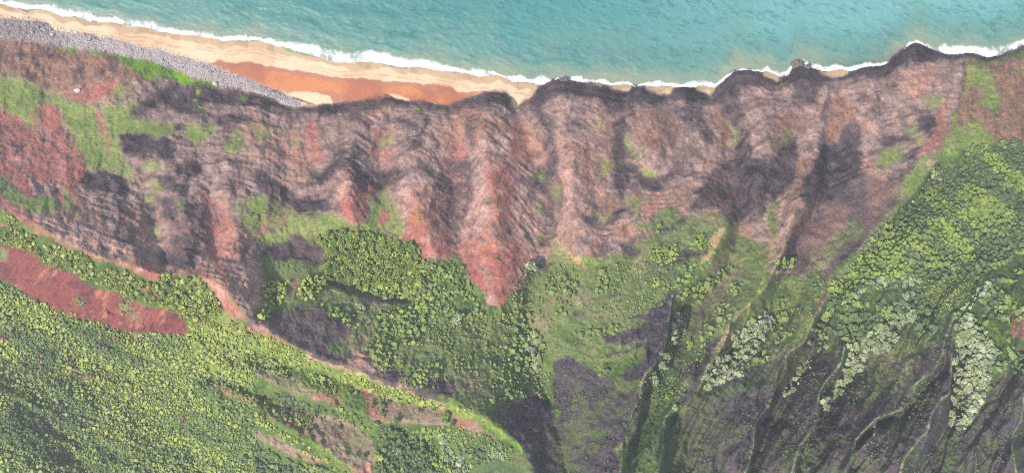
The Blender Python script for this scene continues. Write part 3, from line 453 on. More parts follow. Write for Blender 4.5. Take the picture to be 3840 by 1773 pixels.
 ('pb', T(2, 1, '-60,0 560,0 680,50 690,200 560,340 420,340 300,250 130,170 -60,100'), .9), ('dk', T(2, 1, '440,0 560,0 680,60 690,190 560,180 460,100'), .55), ('pk', T(2, 1, '0,60 80,60 160,170 100,150 0,110'), .7), ('ol', T(2, 1, '520,220 690,200 700,330 560,340'), .8), ('rd', T(2, 1, '-60,90 130,165 300,250 260,245 100,190 -60,130'), .9, 1), ('yg', T(2, 1, '-20,140 200,200 400,330 700,450 1100,570 1400,680 1620,700 1640,770 1530,760 1400,700 1100,640 800,560 560,470 300,370 -20,280'), .9), ('yt', T(2, 1, '390,310 660,405 830,475 1060,545 1250,615 1400,662 1400,676 1060,566 800,488 640,428 390,338'), .8, .9), ('dk', T(2, 1, '430,230 540,270 660,330 680,400 600,390 470,350 420,310'), .75), ('dk', T(2, 1, '870,420 950,400 1080,440 1090,470 1050,530 930,500 860,450'), .8), ('dk', T(2, 1, '1110,555 1200,490 1370,480 1470,530 1480,620 1420,660 1280,625'), .85), ('pb', T(2, 1, '700,340 860,430 1050,540 900,500 680,410'), .8), ('yt', T(2, 1, '1050,530 1085,490 1095,500 1070,550'), 1, .8),
 ('dt', T(2, 1, '730,540 900,600 1100,650 1400,710 1500,760 1640,810 1720,885 1500,832 1250,830 1000,803 870,770 800,640'), 1, 1.5), ('dt', T(2, 1, '-20,380 200,440 400,560 560,620 640,660 440,640 200,560 -20,455'), .9), ('rd', T(2, 1, '740,550 830,600 830,660 960,740 965,780 830,740 800,640'), .85, 1.5), ('rd', T(2, 1, '430,580 560,600 600,650 440,630'), .8), ('rd', T(2, 1, '1470,760 1600,790 1630,830 1500,830'), .8), ('dt', T(2, 1, '100,690 500,750 640,790 780,840 890,960 880,1080 840,1189 700,1150 560,1040 380,920 300,820 160,740'), 1, 1.5), ('yg', T(2, 1, '380,915 560,1035 720,1150 740,1189 700,1170 540,1060 360,930'), .7, 1), ('rd', T(2, 1, '210,810 280,800 370,910 300,880'), .9, 1), ('rd', T(2, 1, '680,1100 780,1170 830,1095 865,1120 860,1189 760,1189'), 1, 1), ('rd', T(2, 1, '0,870 60,920 70,960 20,900'), .8, 1), ('rd', T(2, 1, '90,730 130,740 170,790 120,760'), .7, 1), ('dt', T(2, 1, '-20,860 120,910 280,990 420,1060 540,1100 480,1110 250,1060 100,990 -20,920'), 1, 1.5), ('rd', T(2, 1, '430,1040 550,1105 480,1108 440,1070'), 1, 1), ('rd', T(2, 1, '640,880 680,900 690,910 650,890'), .9, 1),
 ('pr', T(2, 1, '1600,690 1720,740 1902,640 1950,700 1950,900 1902,880 1800,800'), 1), ('gd', T(2, 1, '1480,845 1720,895 1950,1000 1950,1189 1650,1189 1560,960'), .9), ('yg', T(2, 1, '1640,720 1760,800 1902,920 1902,945 1700,820'), .9, 1), ('br', T(2, 1, '1590,850 1700,880 1830,920 1720,900'), .7, 1), ('ol', T(2, 1, '1660,560 1850,500 1902,500 1902,630 1750,720 1650,690'), .9), ('yt', T(2, 1, '1570,480 1600,500 1640,560 1580,570'), .5), ('dk', T(2, 1, '1690,560 1780,530 1900,460 1890,500 1760,560'), .8), ('dk', T(2, 1, '1590,180 1660,140 1650,170 1600,200'), .7),
 ('ps', T(2, 2, '290,335 420,325 640,420 690,460 760,490 780,560 960,530 962,690 885,800 860,900 800,1040 830,1200 415,1200 345,850 305,680'), 1, 1.2), ('ps', T(2, 2, '690,180 860,130 1080,20 1210,-10 1160,200 1085,380 975,470 850,500 790,460 850,400 980,370 1000,240 700,310 690,300 900,240 1000,200 700,230'), 1, 1.5), ('ps', T(2, 2, '-40,620 180,605 290,670 335,850 405,1200 140,1200 90,1000 -40,880'), 1, 1.2), ('bg', T(2, 2, '-20,895 40,940 95,1025 60,1010 0,950'), .9, 1), ('gd', T(2, 2, '-40,930 60,1020 130,1120 150,1200 -40,1200'), .8), ('yg', T(2, 2, '770,1020 870,860 885,800 890,850 850,980 830,1189 810,1189 790,1090'), .7, 1.2), ('yg', T(2, 2, '790,570 960,490 985,520 850,585'), .65), ('yt', T(2, 2, '960,470 1000,440 975,520 965,690 900,790 890,780 955,680 955,520'), .7, .7), ('bg', T(2, 2, '320,700 360,715 345,770 320,760'), .9), ('bg', T(2, 2, '590,890 700,885 660,930'), .7), ('gd', T(2, 2, '890,800 970,690 960,1000 920,1200 840,1200 860,1000'), .8), ('gd', T(2, 2, '975,510 1150,260 1300,200 1480,220 1470,320 1290,350 1240,480 1260,560 1220,680 1130,750 980,720'), .9), ('br', T(2, 2, '1000,560 1040,490 1060,440 1070,450 1030,560 980,640'), .6, 1), ('ps', T(2, 2, '1300,350 1460,310 1475,370 1445,450 1345,660 1270,725 1215,680 1260,560 1330,500 1230,470 1280,400'), .95), ('ps', T(2, 2, '1450,230 1560,180 1580,200 1480,350 1430,310'), .8), ('yt', T(2, 2, '1560,190 1640,70 1650,80 1560,240 1475,365 1470,350'), .7, .7), ('gd', T(2, 2, '1480,600 1700,500 1902,420 1902,520 1700,580 1500,650 1380,700 1300,720'), .7), ('bg', T(2, 2, '1120,800 1130,750 1230,680 1250,700 1150,770 1130,860'), .5, 1), ('gd', T(2, 2, '1130,780 1280,720 1290,900 1340,1100 1370,1200 1090,1200 1120,1000'), .85), ('yg', T(2, 2, '1250,710 1280,720 1370,620 1380,590 1290,680'), .8, .8),
 ('fg', T(2, 2, '-20,90 200,120 290,320 270,440 -20,450'), .7), ('gd', T(2, 2, '-20,470 270,440 290,640 180,600 -20,620'), .9), ('bg', T(2, 2, '-20,490 200,460 260,560 100,560'), .45), ('yg', T(2, 2, '0,440 120,460 60,500 0,490'), .4),
 ('ol', T(2, 3, '690,400 740,300 870,280 1050,170 1200,190 1100,290 960,340 880,430'), .95), ('gd', T(2, 3, '950,160 1050,100 1200,150 1050,170'), .8), ('br', T(2, 3, '1790,-10 2000,-10 2000,240 1902,200 1820,180'), .95), ('br', T(2, 3, '1700,180 1800,240 1902,330 1902,300'), .6), ('gd', T(2, 3, '1290,880 1400,880 1330,1200 1270,1200'), .8), ('gd', T(2, 3, '660,720 800,620 820,680 740,750'), .7), ('gd', T(2, 3, '880,830 960,780 1040,800 1000,880 900,890'), .8), ('ol', T(2, 3, '940,420 1040,380 1060,460 960,520'), .6), ('ol', T(2, 3, '1110,560 1250,540 1300,620 1180,740 1080,680'), .5), ('gd', T(2, 3, '1580,620 1720,600 1600,700 1500,800'), .8), ('gd', T(2, 3, '170,1189 240,1000 350,880 360,980 300,1189'), .6), ('pb', T(2, 3, '1100,380 1180,360 1200,450 1120,480'), .6),
]
for c in COVER:
    paint(*c)
# beach bands: orange-red sand behind the pale sand, wet sand by the water
paint('ms', T(0, 0, '1540,458 1640,442 1800,462 1902,480') + T(0, 1, '130,490 300,525 500,550 640,580 800,598 950,610 1080,620 1220,610 1300,630 1420,655 1560,660 1690,680 1540,725 1480,752 1400,775 1300,742 1150,745 1000,728 950,705 850,720 740,740 640,750 560,775 540,735 440,700 280,690 230,700 100,655 0,612') + T(0, 0, '1800,570 1650,512'), 1, 1.0)
paint('os', T(0, 0, '1680,510 1800,500 1902,535') + T(0, 1, '100,530 300,560 500,590 700,640 850,645 920,670 1000,665 1150,650 1300,700 1440,690 1500,740 1400,775 1300,742 1150,745 1000,728 950,705 850,720 740,735 640,690 440,690 280,690 230,700 100,655 0,612') + T(0, 0, '1800,570'), 1, 1.2)
paint('ms', T(0, 1, '640,700 760,700 900,700 1000,740 760,745 600,760 560,730'), .7, 1.2)
paint('sd', T(0, 1, '215,695 350,683 480,705 550,740 560,775 430,775 300,730'), 1, 1.0)
paint('sd', T(0, 1, '1000,712 1150,735 1140,748 1010,735'), .9, .8)
wat = np.array([p[:2] for p in WATER], np.float32)
wx = np.interp(uu, wat[:, 0], wat[:, 1])
dshore = vv - wx
cobt = np.array([p[:2] for p in COB_TOP]); cobb = np.array([p[:2] for p in COB_BOT])
ct = np.interp(uu, cobt[:, 0], cobt[:, 1], right=-999); cbm = np.interp(uu, cobb[:, 0], cobb[:, 1], right=-1000)
m = sstep(-2.5, 2.5, vv - ct + 2 * fB) * sstep(-2.5, 2.5, cbm - vv + 2 * fB) * (uu < T(0, 1, '380,0')[0][0])
m *= sstep(-.9, -.1, fC + .3 * fB + .05 * (vv - ct))
alb = mixf(alb, F['cb'], m); cobm = m
rough = rough * (1 - m) + .6 * m; rockm *= (1 - m)
wetw = 6.5 + 3.0 * fbm(uu, vv * 0.2, 14, 3, 51)
m = sandm * (1 - sstep(0.7, 1.15, (dshore - 0.5) / np.maximum(wetw, 1.5)))
alb = mixf(alb, F['ws'], m * .9)
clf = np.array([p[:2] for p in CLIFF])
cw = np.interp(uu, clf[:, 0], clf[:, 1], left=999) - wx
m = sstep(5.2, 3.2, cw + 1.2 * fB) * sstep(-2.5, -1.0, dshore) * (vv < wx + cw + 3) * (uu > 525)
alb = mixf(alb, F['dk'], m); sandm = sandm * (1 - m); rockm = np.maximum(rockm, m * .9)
# tide wrack lines on the dry sand
for off, k in ((11.0, 61), (13.5, 62)):
    ln = np.abs(dshore - off - 1.2 * fbm(uu, 0 * vv, 40, 3, k))
    alb = mixf(alb, srgb(170, 140, 108), sandm * (1 - sstep(0.2, 0.9, ln)) * sstep(-.3, .3, fB + .2) * .5)

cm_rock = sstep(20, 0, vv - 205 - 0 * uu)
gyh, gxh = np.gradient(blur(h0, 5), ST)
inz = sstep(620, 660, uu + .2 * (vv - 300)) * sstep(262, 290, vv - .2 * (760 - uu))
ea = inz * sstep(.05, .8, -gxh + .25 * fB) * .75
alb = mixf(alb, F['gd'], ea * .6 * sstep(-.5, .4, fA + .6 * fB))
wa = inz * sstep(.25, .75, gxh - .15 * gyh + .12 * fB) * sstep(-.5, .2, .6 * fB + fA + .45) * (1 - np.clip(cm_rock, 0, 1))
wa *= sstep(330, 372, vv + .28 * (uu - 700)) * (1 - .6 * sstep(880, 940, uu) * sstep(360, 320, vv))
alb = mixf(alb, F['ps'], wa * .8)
def stroke(L, wdt, cls, amt, vmin=0):
    A = np.array([p[:2] for p in L if p[1] >= vmin], np.float32)
    for a, b in zip(A[:-1], A[1:]):
        i0 = int(max(0, (min(a[0], b[0]) - 8 - U0) / ST)); i1 = int(min(NU, (max(a[0], b[0]) + 8 - U0) / ST)); j0 = int(max(0, (min(a[1], b[1]) - 8 - V0) / ST)); j1 = int(min(NV, (max(a[1], b[1]) + 8 - V0) / ST))
        if i1 <= i0 or j1 <= j0: continue
        sl = (slice(j0, j1), slice(i0, i1)); v = b - a
        x = uu[sl] + 1.6 * wu[sl] - a[0]; y = vv[sl] + 1.6 * wv[sl] - a[1]
        t = np.clip((x * v[0] + y * v[1]) / (v @ v), 0, 1)
        d = np.hypot(x - t * v[0], y - t * v[1]) + .5 * fC[sl]
        alb[sl] = mixf(alb[sl], F[cls][sl], (1 - sstep(wdt * .4, wdt, d)) * amt * sstep(-.9, .1, fB[sl] + .3))
for k in RIBS_I: stroke(LINES[k], 1.3, 'cl', .85)  # pale crest line painted on, standing in for the lit edge
for k in (R5_I, R7_I): stroke(LINES[k], 1.1, 'cl', .7, 290)
stroke(LINES[R6_I], 1.3, 'yt', .55, 200)
grain = np.exp(np.clip(.05 * white + .12 * blur(white, 1) + .12 * fC + .12 * fB, -.6, .6) * (1 - sandm * .85))
grain = grain * (1 - .30 * np.clip(rockm, 0, 1) * sstep(1.35, 1.9, lic_con) - .22 * np.clip(rockm, 0, 1) * sstep(1.9, 2.6, np.abs(white)))
alb = alb * grain[..., None]
# ------------------------------------------------------------------ final relief
veg = 1 - np.clip(rockm + sandm, 0, 1)
hgt = h0 + 0.0
inl = sstep(2, 14, dshore) * (1 - sandm)
lgm = 0.5 + 0.5 * np.clip(fbm(uu, vv, 45, 3, 66) + .2, -1, 1)
hgt += inl * (lgm * lic_gul * np.clip(slope, .1, 1.0) * (0.35 * (1 - rockm) + .8 * sstep(1.15, 1.3, rough)) + 0.10 * lic_fall * (1 - .8 * rockm) * np.clip(slope, .1, 1.0))
hgt += inl * (1.9 * fbm(uu, vv, 24, 3, 67) + 1.3 * fbm(uu, vv, 8, 3, 68)) * (.3 + .7 * rockm)
hgt += inl * rockm * cmod * (0.07 * lic_con + 0.08 * lic_con2)
qx = (uu * .90 + vv * .43) + 5 * fbm(uu, vv, 40, 3, 111); px_ = (vv * .90 - uu * .43)
flz = sstep(590, 680, uu + .2 * (vv - 300)) * sstep(255, 300, vv - .15 * (900 - uu))
flute = 1 - np.abs(fbm(qx / 21.0, px_ / 110.0, 1.0, 3, 112, .45)) * 1.7
flute2 = 1 - np.abs(fbm(qx / 6.5, px_ / 34.0, 1.0, 2, 113, .45)) * 1.6
hgt += flz * (8.5 * flute + 1.6 * flute2) * (1 - .7 * sandm)
swz = sstep(30, -20, uu - 1.15 * (vv - 150)) * sstep(270, 300, vv - .12 * uu)
qd = (vv * .90 - uu * .42) + 5 * fbm(uu, vv, 40, 3, 115); pd = uu * .9 + vv * .42
hgt += swz * (2.6 * (1 - np.abs(fbm(qd / 22.0, pd / 120.0, 1.0, 3, 116, .45)) * 1.6) + 1.2 * fbm(uu, vv, 6, 2, 117))
terr = (h0 + 3 * fA) / 5.5
st1 = np.floor(bp1) + sstep(.6, 1.0, bf1) - bp1; st2 = np.floor(bp2) + sstep(.7, 1.0, bf2) - bp2
hgt += inl * sstep(.45, 1.0, rockm) * (4.6 * .30 * (st1 + .5) * (.35 + .65 * brk1) + 11.0 * .17 * (st2 + .5) * brk2)
hgt += inl * rough * (1.2 * fbm(uu, vv, 12, 3, 71) + 0.75 * fC * veg)
hgt += inl * np.clip(rough, 0, 1) * (.20 - .10 * rockm) * white
hgt += sandm * (0.25 * fA + 0.1 * fB)
hgt = hgt.astype(np.float32)

def ground(u, v):
    h = float(bil(hgt, np.array([(u - U0) / ST]), np.array([(v - V0) / ST]))[0])
    k = (ALT - h) / ALT
    return ((u - 512) * k, -(v - 236) * k, h)
def ground_np(u, v):
    h = bil(hgt, (u - U0) / ST, (v - V0) / ST)
    k = (ALT - h) / ALT
    return np.stack([(u - 512) * k, -(v - 236) * k, h], -1)

# ------------------------------------------------------------------ materials
def newmat(name, rough_=0.95, spec=0.1):
    m_ = bpy.data.materials.new(name); m_.use_nodes = True
    nt = m_.node_tree; b = nt.nodes['Principled BSDF']
    b.inputs['Roughness'].default_value = rough_
    b.inputs['Specular IOR Level'].default_value = spec
    return m_, nt, b
def land_mat(name, amt, scale, bump=0.4):
    m_, nt, b = newmat(name, 0.95, 0.05)
    at = nt.nodes.new('ShaderNodeAttribute'); at.attribute_name = 'albedo'
    tc = nt.nodes.new('ShaderNodeNewGeometry')
    nz = nt.nodes.new('ShaderNodeTexNoise'); nz.inputs['Scale'].default_value = scale; nz.inputs['Detail'].default_value = 5; nz.inputs['Roughness'].default_value = .65
    nt.links.new(tc.outputs['Position'], nz.inputs['Vector'])
    mr = nt.nodes.new('ShaderNodeMapRange'); mr.inputs[1].default_value = .25; mr.inputs[2].default_value = .75; mr.inputs[3].default_value = 1 - amt; mr.inputs[4].default_value = 1 + amt
    nt.links.new(nz.outputs['Fac'], mr.inputs[0])
    mx = nt.nodes.new('ShaderNodeVectorMath'); mx.operation = 'SCALE'
    nt.links.new(at.outputs['Color'], mx.inputs[0]); nt.links.new(mr.outputs[0], mx.inputs['Scale'])
    nt.links.new(mx.outputs[0], b.inputs['Base Color'])
    bp = nt.nodes.new('ShaderNodeBump'); bp.inputs['Strength'].default_value = bump; bp.inputs['Distance'].default_value = 1.0
    nt.links.new(nz.outputs['Fac'], bp.inputs['Height']); nt.links.new(bp.outputs[0], b.inputs['Normal'])
    return m_
M_rock = land_mat('rock_and_earth', .28, .55, .6)
M_hill = land_mat('hillside_cover', .32, .6, .6)
M_sand = land_mat('beach_sand', .07, .4, .15)
M_cob = land_mat('cobble_ground', .4, .8, .8)

def mesh_obj(name, co, faces, mat, col=None, attr='albedo', kind=None, smooth=False, parent=None):
    me = bpy.data.meshes.new(name)
    k = faces.shape[1]
    me.vertices.add(len(co)); me.vertices.foreach_set('co', np.ascontiguousarray(co, np.float32).ravel())
    me.loops.add(faces.size); me.loops.foreach_set('vertex_index', np.ascontiguousarray(faces, np.int32).ravel())
    me.polygons.add(len(faces)); me.polygons.foreach_set('loop_start', np.arange(0, faces.size, k, dtype=np.int32))
    me.polygons.foreach_set('use_smooth', np.full(len(faces), smooth))
    me.update(calc_edges=True)
    if col is not None:
        if col.ndim == 1:
            a = me.attributes.new(attr, 'FLOAT', 'POINT'); a.data.foreach_set('value', col.astype(np.float32))
        else:
            a = me.attributes.new(attr, 'FLOAT_COLOR', 'POINT')
            a.data.foreach_set('color', np.concatenate([col, np.ones((len(col), 1))], 1).astype(np.float32).ravel())
    me.materials.append(mat)
    o = bpy.data.objects.new(name, me); COL.objects.link(o)
    if kind: o['kind'] = kind
    if parent: o.parent = parent
    return o

# ------------------------------------------------------------------ the land, split into beach, cobbles, cliff and hillside
k3 = (ALT - hgt) / ALT
pos = np.stack([(uu - 512) * k3, -(vv - 236) * k3, hgt], -1).reshape(-1, 3)
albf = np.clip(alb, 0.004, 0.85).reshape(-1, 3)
idx = np.arange(NU * NV).reshape(NV, NU)
quads = np.stack([idx[:-1, :-1], idx[1:, :-1], idx[1:, 1:], idx[:-1, 1:]], -1).reshape(-1, 4)
cm = np.zeros((NV, NU), np.float32); r_ = polymask(CLIFF_ZONE, 1.0); cm[r_[0]] = r_[1]
lab = np.where(cm > .5, 2, 3)
lab = np.where(blur(cobm, 3) > .4, 1, lab); lab = np.where(blur(sandm, 1) > .5, 0, lab)
lab = np.where((dshore < 3) & (lab == 3), 0, lab)
lq = lab[:-1, :-1].ravel()
keep = (hgt[:-1, :-1] > -6).ravel()
for k, (nm, mt) in enumerate((('beach', M_sand), ('cobble_bank', M_cob), ('cliff', M_rock), ('hillside', M_hill))):
    q = quads[(lq == k) & keep]
    used, inv = np.unique(q, return_inverse=True)
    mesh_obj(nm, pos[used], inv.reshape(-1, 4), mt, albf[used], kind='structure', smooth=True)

# land beyond the surveyed sheet, coarser
ax = np.concatenate([np.arange(-760, -30, 12), [-30], np.arange(-18, 1046, 24), [1054], np.arange(1066, 1790, 12)]).astype(np.float32)
ay = np.concatenate([np.arange(-60, 497, 10), [500], np.arange(512, 1000, 12)]).astype(np.float32)
AU, AV = np.meshgrid(ax, ay)
hb = bil(HC, (AU - GU0) / GS, (AV - GV0) / GS) - 2.0 + 5 * fbm(AU, AV, 60, 4, 81) * sstep(4, 20, bil(HC, (AU - GU0) / GS, (AV - GV0) / GS))
kb = (ALT - hb) / ALT
pb_ = np.stack([(AU - 512) * kb, -(AV - 236) * kb, hb], -1).reshape(-1, 3)
nb = fbm(AU, AV, 40, 4, 82)
cb_ = mixf(srgb(92, 112, 60), srgb(112, 102, 92), sstep(-.2, .6, nb))
hbx = sstep(2.0, 6.0, hb)
cb_ = mixf(srgb(226, 192, 152) + 0 * cb_, cb_, hbx).reshape(-1, 3)
ii = np.arange(AU.size).reshape(AU.shape)
qb = np.stack([ii[:-1, :-1], ii[1:, :-1], ii[1:, 1:], ii[:-1, 1:]], -1)
inside = (AU[:-1, :-1] >= -30) & (AU[:-1, 1:] <= 1054) & (AV[1:, :-1] <= 500)
qb = qb[(~inside) & (hb[:-1, :-1] > -9)]
mesh_obj('distant_hillside', pb_, qb, M_hill, cb_, kind='structure', smooth=True)

# ------------------------------------------------------------------ sea
su = np.arange(-70, 1100, 1.25, dtype=np.float32); sv = np.arange(-80, 128, 1.25, dtype=np.float32)
SU, SV = np.meshgrid(su, sv)
wl = np.interp(SU, wat[:, 0], wat[:, 1])
dS = (wl - SV) * 0.95                                    # metres offshore
warp = 8 * fbm(SU, SV, 50, 3, 91)
ang = SU * 0.30 + SV * 0.95
chop = fbm(SU * 0.45 + SV * .2, SV * 1.25 - SU * .35, 5.5, 3, 92)
chop2 = fbm(SU * 0.42 + SV * .12, SV * 1.45 - SU * .34, 2.1, 2, 93)
swell = np.sin((dS + warp) * 2 * np.pi / 21.0) * (0.5 + 0.5 * fbm(SU, SV, 60, 2, 94))
fade = sstep(0, 12, dS)
wz = fade * (0.42 * chop + 0.30 * chop2 + 0.55 * swell)
deep = srgb(76, 146, 142, .53); mid = srgb(104, 154, 143, .53); shal = srgb(150, 164, 138, .53); east = srgb(112, 172, 167, .55); teal = srgb(44, 112, 104, .5)
sf = fbm(SU, SV, 34, 4, 95)
cs = mixf(mid + np.zeros(SU.shape + (3,), np.float32), deep, sstep(22, 62, dS + 12 * sf))
cs = mixf(cs, east, sstep(480, 900, SU + 60 * sf) * sstep(18, 50, dS))
cs = mixf(shal, cs, sstep(0, 24, dS + 5 * sf + 3 * chop))
cs = mixf(cs, teal, sstep(.28, .95, .5 * chop + .75 * chop2 - .30 * swell + .25 * sf) * sstep(4, 26, dS) * .48)  # dark side of the wavelets painted into the water colour
def blot(u, v, ru, rv, a):
    return a * np.exp(-(((SU - u + warp * .6) / ru) ** 2 + ((SV - v + warp * .4) / rv) ** 2))
dpatch = blot(875, 66, 30, 9, .75) + blot(905, 60, 26, 12, .4) + blot(842, 64, 30, 10, .4) + blot(1010, 55, 40, 14, .3) + blot(820, 78, 60, 9, .3) + blot(380, 12, 90, 16, .2) + blot(640, 52, 90, 12, .25)
cs = mixf(cs, srgb(66, 118, 112, .55), np.clip(dpatch + .25 * chop * dpatch, 0, .9))
# the long swell fronts off the beach: raised, their shaded face painted darker
SW = [T(0, 1, '380,150 470,200 560,258 660,270 760,290 880,320 940,340'), T(0, 1, '960,330 1040,360 1110,395 1150,410'), T(0, 1, '980,250 1060,262 1140,290 1210,318'), T(0, 0, '980,0 1060,20 1130,45 1200,72'), T(0, 0, '640,30 760,60 830,85'), T(0, 1, '1320,290 1380,310 1450,335'), T(0, 1, '0,70 60,100 200,110'), T(0, 2, '150,470 280,445 440,450 560,490')]
for L in SW:
    A = np.array(L, np.float32)[:, :2]
    d2 = np.full(SU.shape, 1e9, np.float32)
    for a, b in zip(A[:-1], A[1:]):
        v = b - a; t = np.clip(((SU - a[0]) * v[0] + (SV - a[1]) * v[1]) / (v @ v), 0, 1)
        d2 = np.minimum(d2, (SU - a[0] - t * v[0]) ** 2 + (SV - a[1] - t * v[1] + .8 * chop) ** 2)
    g = np.exp(-d2 / 3.2)
    wz += g * .5
    cs = mixf(cs, srgb(62, 132, 116, .6), g * .75 * sstep(-.7, .4, chop + .3))
M_sea, nt, b = newmat('sea_water', 0.42, 0.12)
at = nt.nodes.new('ShaderNodeAttribute'); at.attribute_name = 'albedo'
ge = nt.nodes.new('ShaderNodeNewGeometry'); mp = nt.nodes.new('ShaderNodeMapping'); mp.inputs['Rotation'].default_value = (0, 0, .35); mp.inputs['Scale'].default_value = (.5, 1.4, 1)
nz = nt.nodes.new('ShaderNodeTexNoise'); nz.inputs['Scale'].default_value = .32; nz.inputs['Detail'].default_value = 5
nt.links.new(ge.outputs['Position'], mp.inputs[0]); nt.links.new(mp.outputs[0], nz.inputs['Vector'])
bp = nt.nodes.new('ShaderNodeBump'); bp.inputs['Strength'].default_value = .5; bp.inputs['Distance'].default_value = 1.2
nt.links.new(nz.outputs['Fac'], bp.inputs['Height']); nt.links.new(bp.outputs[0], b.inputs['Normal'])
nt.links.new(at.outputs['Color'], b.inputs['Base Color'])
si = np.arange(SU.size).reshape(SU.shape)
sq = np.stack([si[:-1, :-1], si[1:, :-1], si[1:, 1:], si[:-1, 1:]], -1)
sq = sq[(dS[:-1, :-1] > -9)]
mesh_obj('sea', np.stack([SU - 512, -(SV - 236), wz], -1).reshape(-1, 3), sq.reshape(-1, 4), M_sea, cs.reshape(-1, 3), kind='structure', smooth=True)
far = np.array([[-5000, 150, -2.2], [5000, 150, -2.2], [5000, 6000, -2.2], [-5000, 6000, -2.2]], np.float32)
mesh_obj('distant_sea', far, np.array([[0, 1, 2, 3]]), M_sea, np.repeat(srgb(88, 152, 148, .50)[None], 4, 0), kind='structure')

# surf: raised foam along the shore, broken at its edges
fu = np.arange(-34, 1062, .7, dtype=np.float32); fv = np.arange(-30, 112, .7, dtype=np.float32)
FU, FV = np.meshgrid(fu, fv)
fo = np.array([p[:2] for p in FOAM_UP], np.float32)
f1 = fbm(FU, FV, 9, 4, 101); f2 = fbm(FU, FV, 2.6, 3, 102)
tongue = fbm(FU, .35 * FV, 7, 3, 107)
up = np.interp(FU, fo[:, 0], fo[:, 1]) + 1.8 * f1 + .6 * f2 + 1.8 * tongue
up = up + .36 * np.maximum(np.interp(FU, wat[:, 0], wat[:, 1]) - up, 0)
lo = np.interp(FU, wat[:, 0], wat[:, 1]) + 1.2 * fbm(FU, 0 * FV, 16, 3, 103) + .9 * (1 - sandm[np.clip(((FV - V0) / ST).astype(int), 0, NV - 1), np.clip(((FU - U0) / ST).astype(int), 0, NU - 1)])
tt = (FV - up) / np.maximum(lo - up, .8)
fm = np.minimum(sstep(-.45, .45, tt), sstep(1.06, .93, tt))
lace = np.exp(-((FU - T(0, 1, '520,0')[0][0]) / 42) ** 2) * sstep(.25, .5, tt)          # thinned, lacy wash
lace = np.maximum(lace, .55 * sstep(.1, .7, fbm(FU, FV * 0, 38, 2, 109)) * sstep(.45, .65, tt))
lace = np.maximum(lace, .35 * np.exp(-((FU - 60) / 30) ** 2) * sstep(.5, .2, tt))
cell = np.abs(fbm(FU, FV, 4.2, 3, 104))
fm = fm * (1 - lace * sstep(.1, .45, cell + .25 * f2 + .2 * f1) * .55)
fm = fm * (.62 + .38 * sstep(-.5, .3, .4 * f2 + f1 - .9 * sstep(.4, 1, tt) + .35))
fm = fm * (.45 + .55 * sstep(-.75, -.1, fbm(FU, FV * .6, 15, 3, 119) + .3 * f2))
spray = sstep(-.8, 0, tt) * sstep(.35, -.05, tt) * sstep(.05, .8, .6 * f2 + .6 * f1 + .3 * tongue) * .5
fm = np.clip(np.maximum(fm, spray), 0, 1)
gap = T(0, 3, '880,0 1000,0')
fm *= 1 - sstep(gap[0][0] - 2, gap[0][0] + 4, FU) * sstep(gap[1][0] + 1, gap[1][0] - 6, FU) * .95
hl = bil(hgt, (FU - U0) / ST, (FV - V0) / ST)
fz = np.maximum(.55 + .35 * f1 + .25 * f2 + .9 * np.exp(-((tt - .25) / .2) ** 2), hl + .12)
fm *= hl < 2.2
M_foam, nt, b = newmat('surf_foam', .8, .2)
b.inputs['Base Color'].default_value = (.86, .86, .86, 1)
at = nt.nodes.new('ShaderNodeAttribute'); at.attribute_name = 'foam_cover'
ge = nt.nodes.new('ShaderNodeNewGeometry')
nz = nt.nodes.new('ShaderNodeTexNoise'); nz.inputs['Scale'].default_value = .55; nz.inputs['Detail'].default_value = 5
nt.links.new(ge.outputs['Position'], nz.inputs['Vector'])
ad = nt.nodes.new('ShaderNodeMath'); ad.operation = 'MULTIPLY_ADD'; ad.inputs[1].default_value = .45; ad.inputs[2].default_value = -.22
nt.links.new(nz.outputs['Fac'], ad.inputs[0])
a2 = nt.nodes.new('ShaderNodeMath'); a2.operation = 'ADD'
nt.links.new(at.outputs['Fac'], a2.inputs[0]); nt.links.new(ad.outputs[0], a2.inputs[1])
mr = nt.nodes.new('ShaderNodeMapRange'); mr.inputs[1].default_value = .12; mr.inputs[2].default_value = 1.0
nt.links.new(a2.outputs[0], mr.inputs[0]); nt.links.new(mr.outputs[0], b.inputs['Alpha'])
fi = np.arange(FU.size).reshape(FU.shape)
fq = np.stack([fi[:-1, :-1], fi[1:, :-1], fi[1:, 1:], fi[:-1, 1:]], -1)
km = np.maximum(np.maximum(fm[:-1, :-1], fm[1:, :-1]), np.maximum(fm[:-1, 1:], fm[1:, 1:])) > .06
fq = fq[km]
used, inv = np.unique(fq, return_inverse=True)
kf = (ALT - fz) / ALT
fp = np.stack([(FU - 512) * kf, -(FV - 236) * kf, fz], -1).reshape(-1, 3)
mesh_obj('surf', fp[used], inv.reshape(-1, 4), M_foam, fm.reshape(-1)[used], attr='foam_cover', kind='stuff', smooth=True)

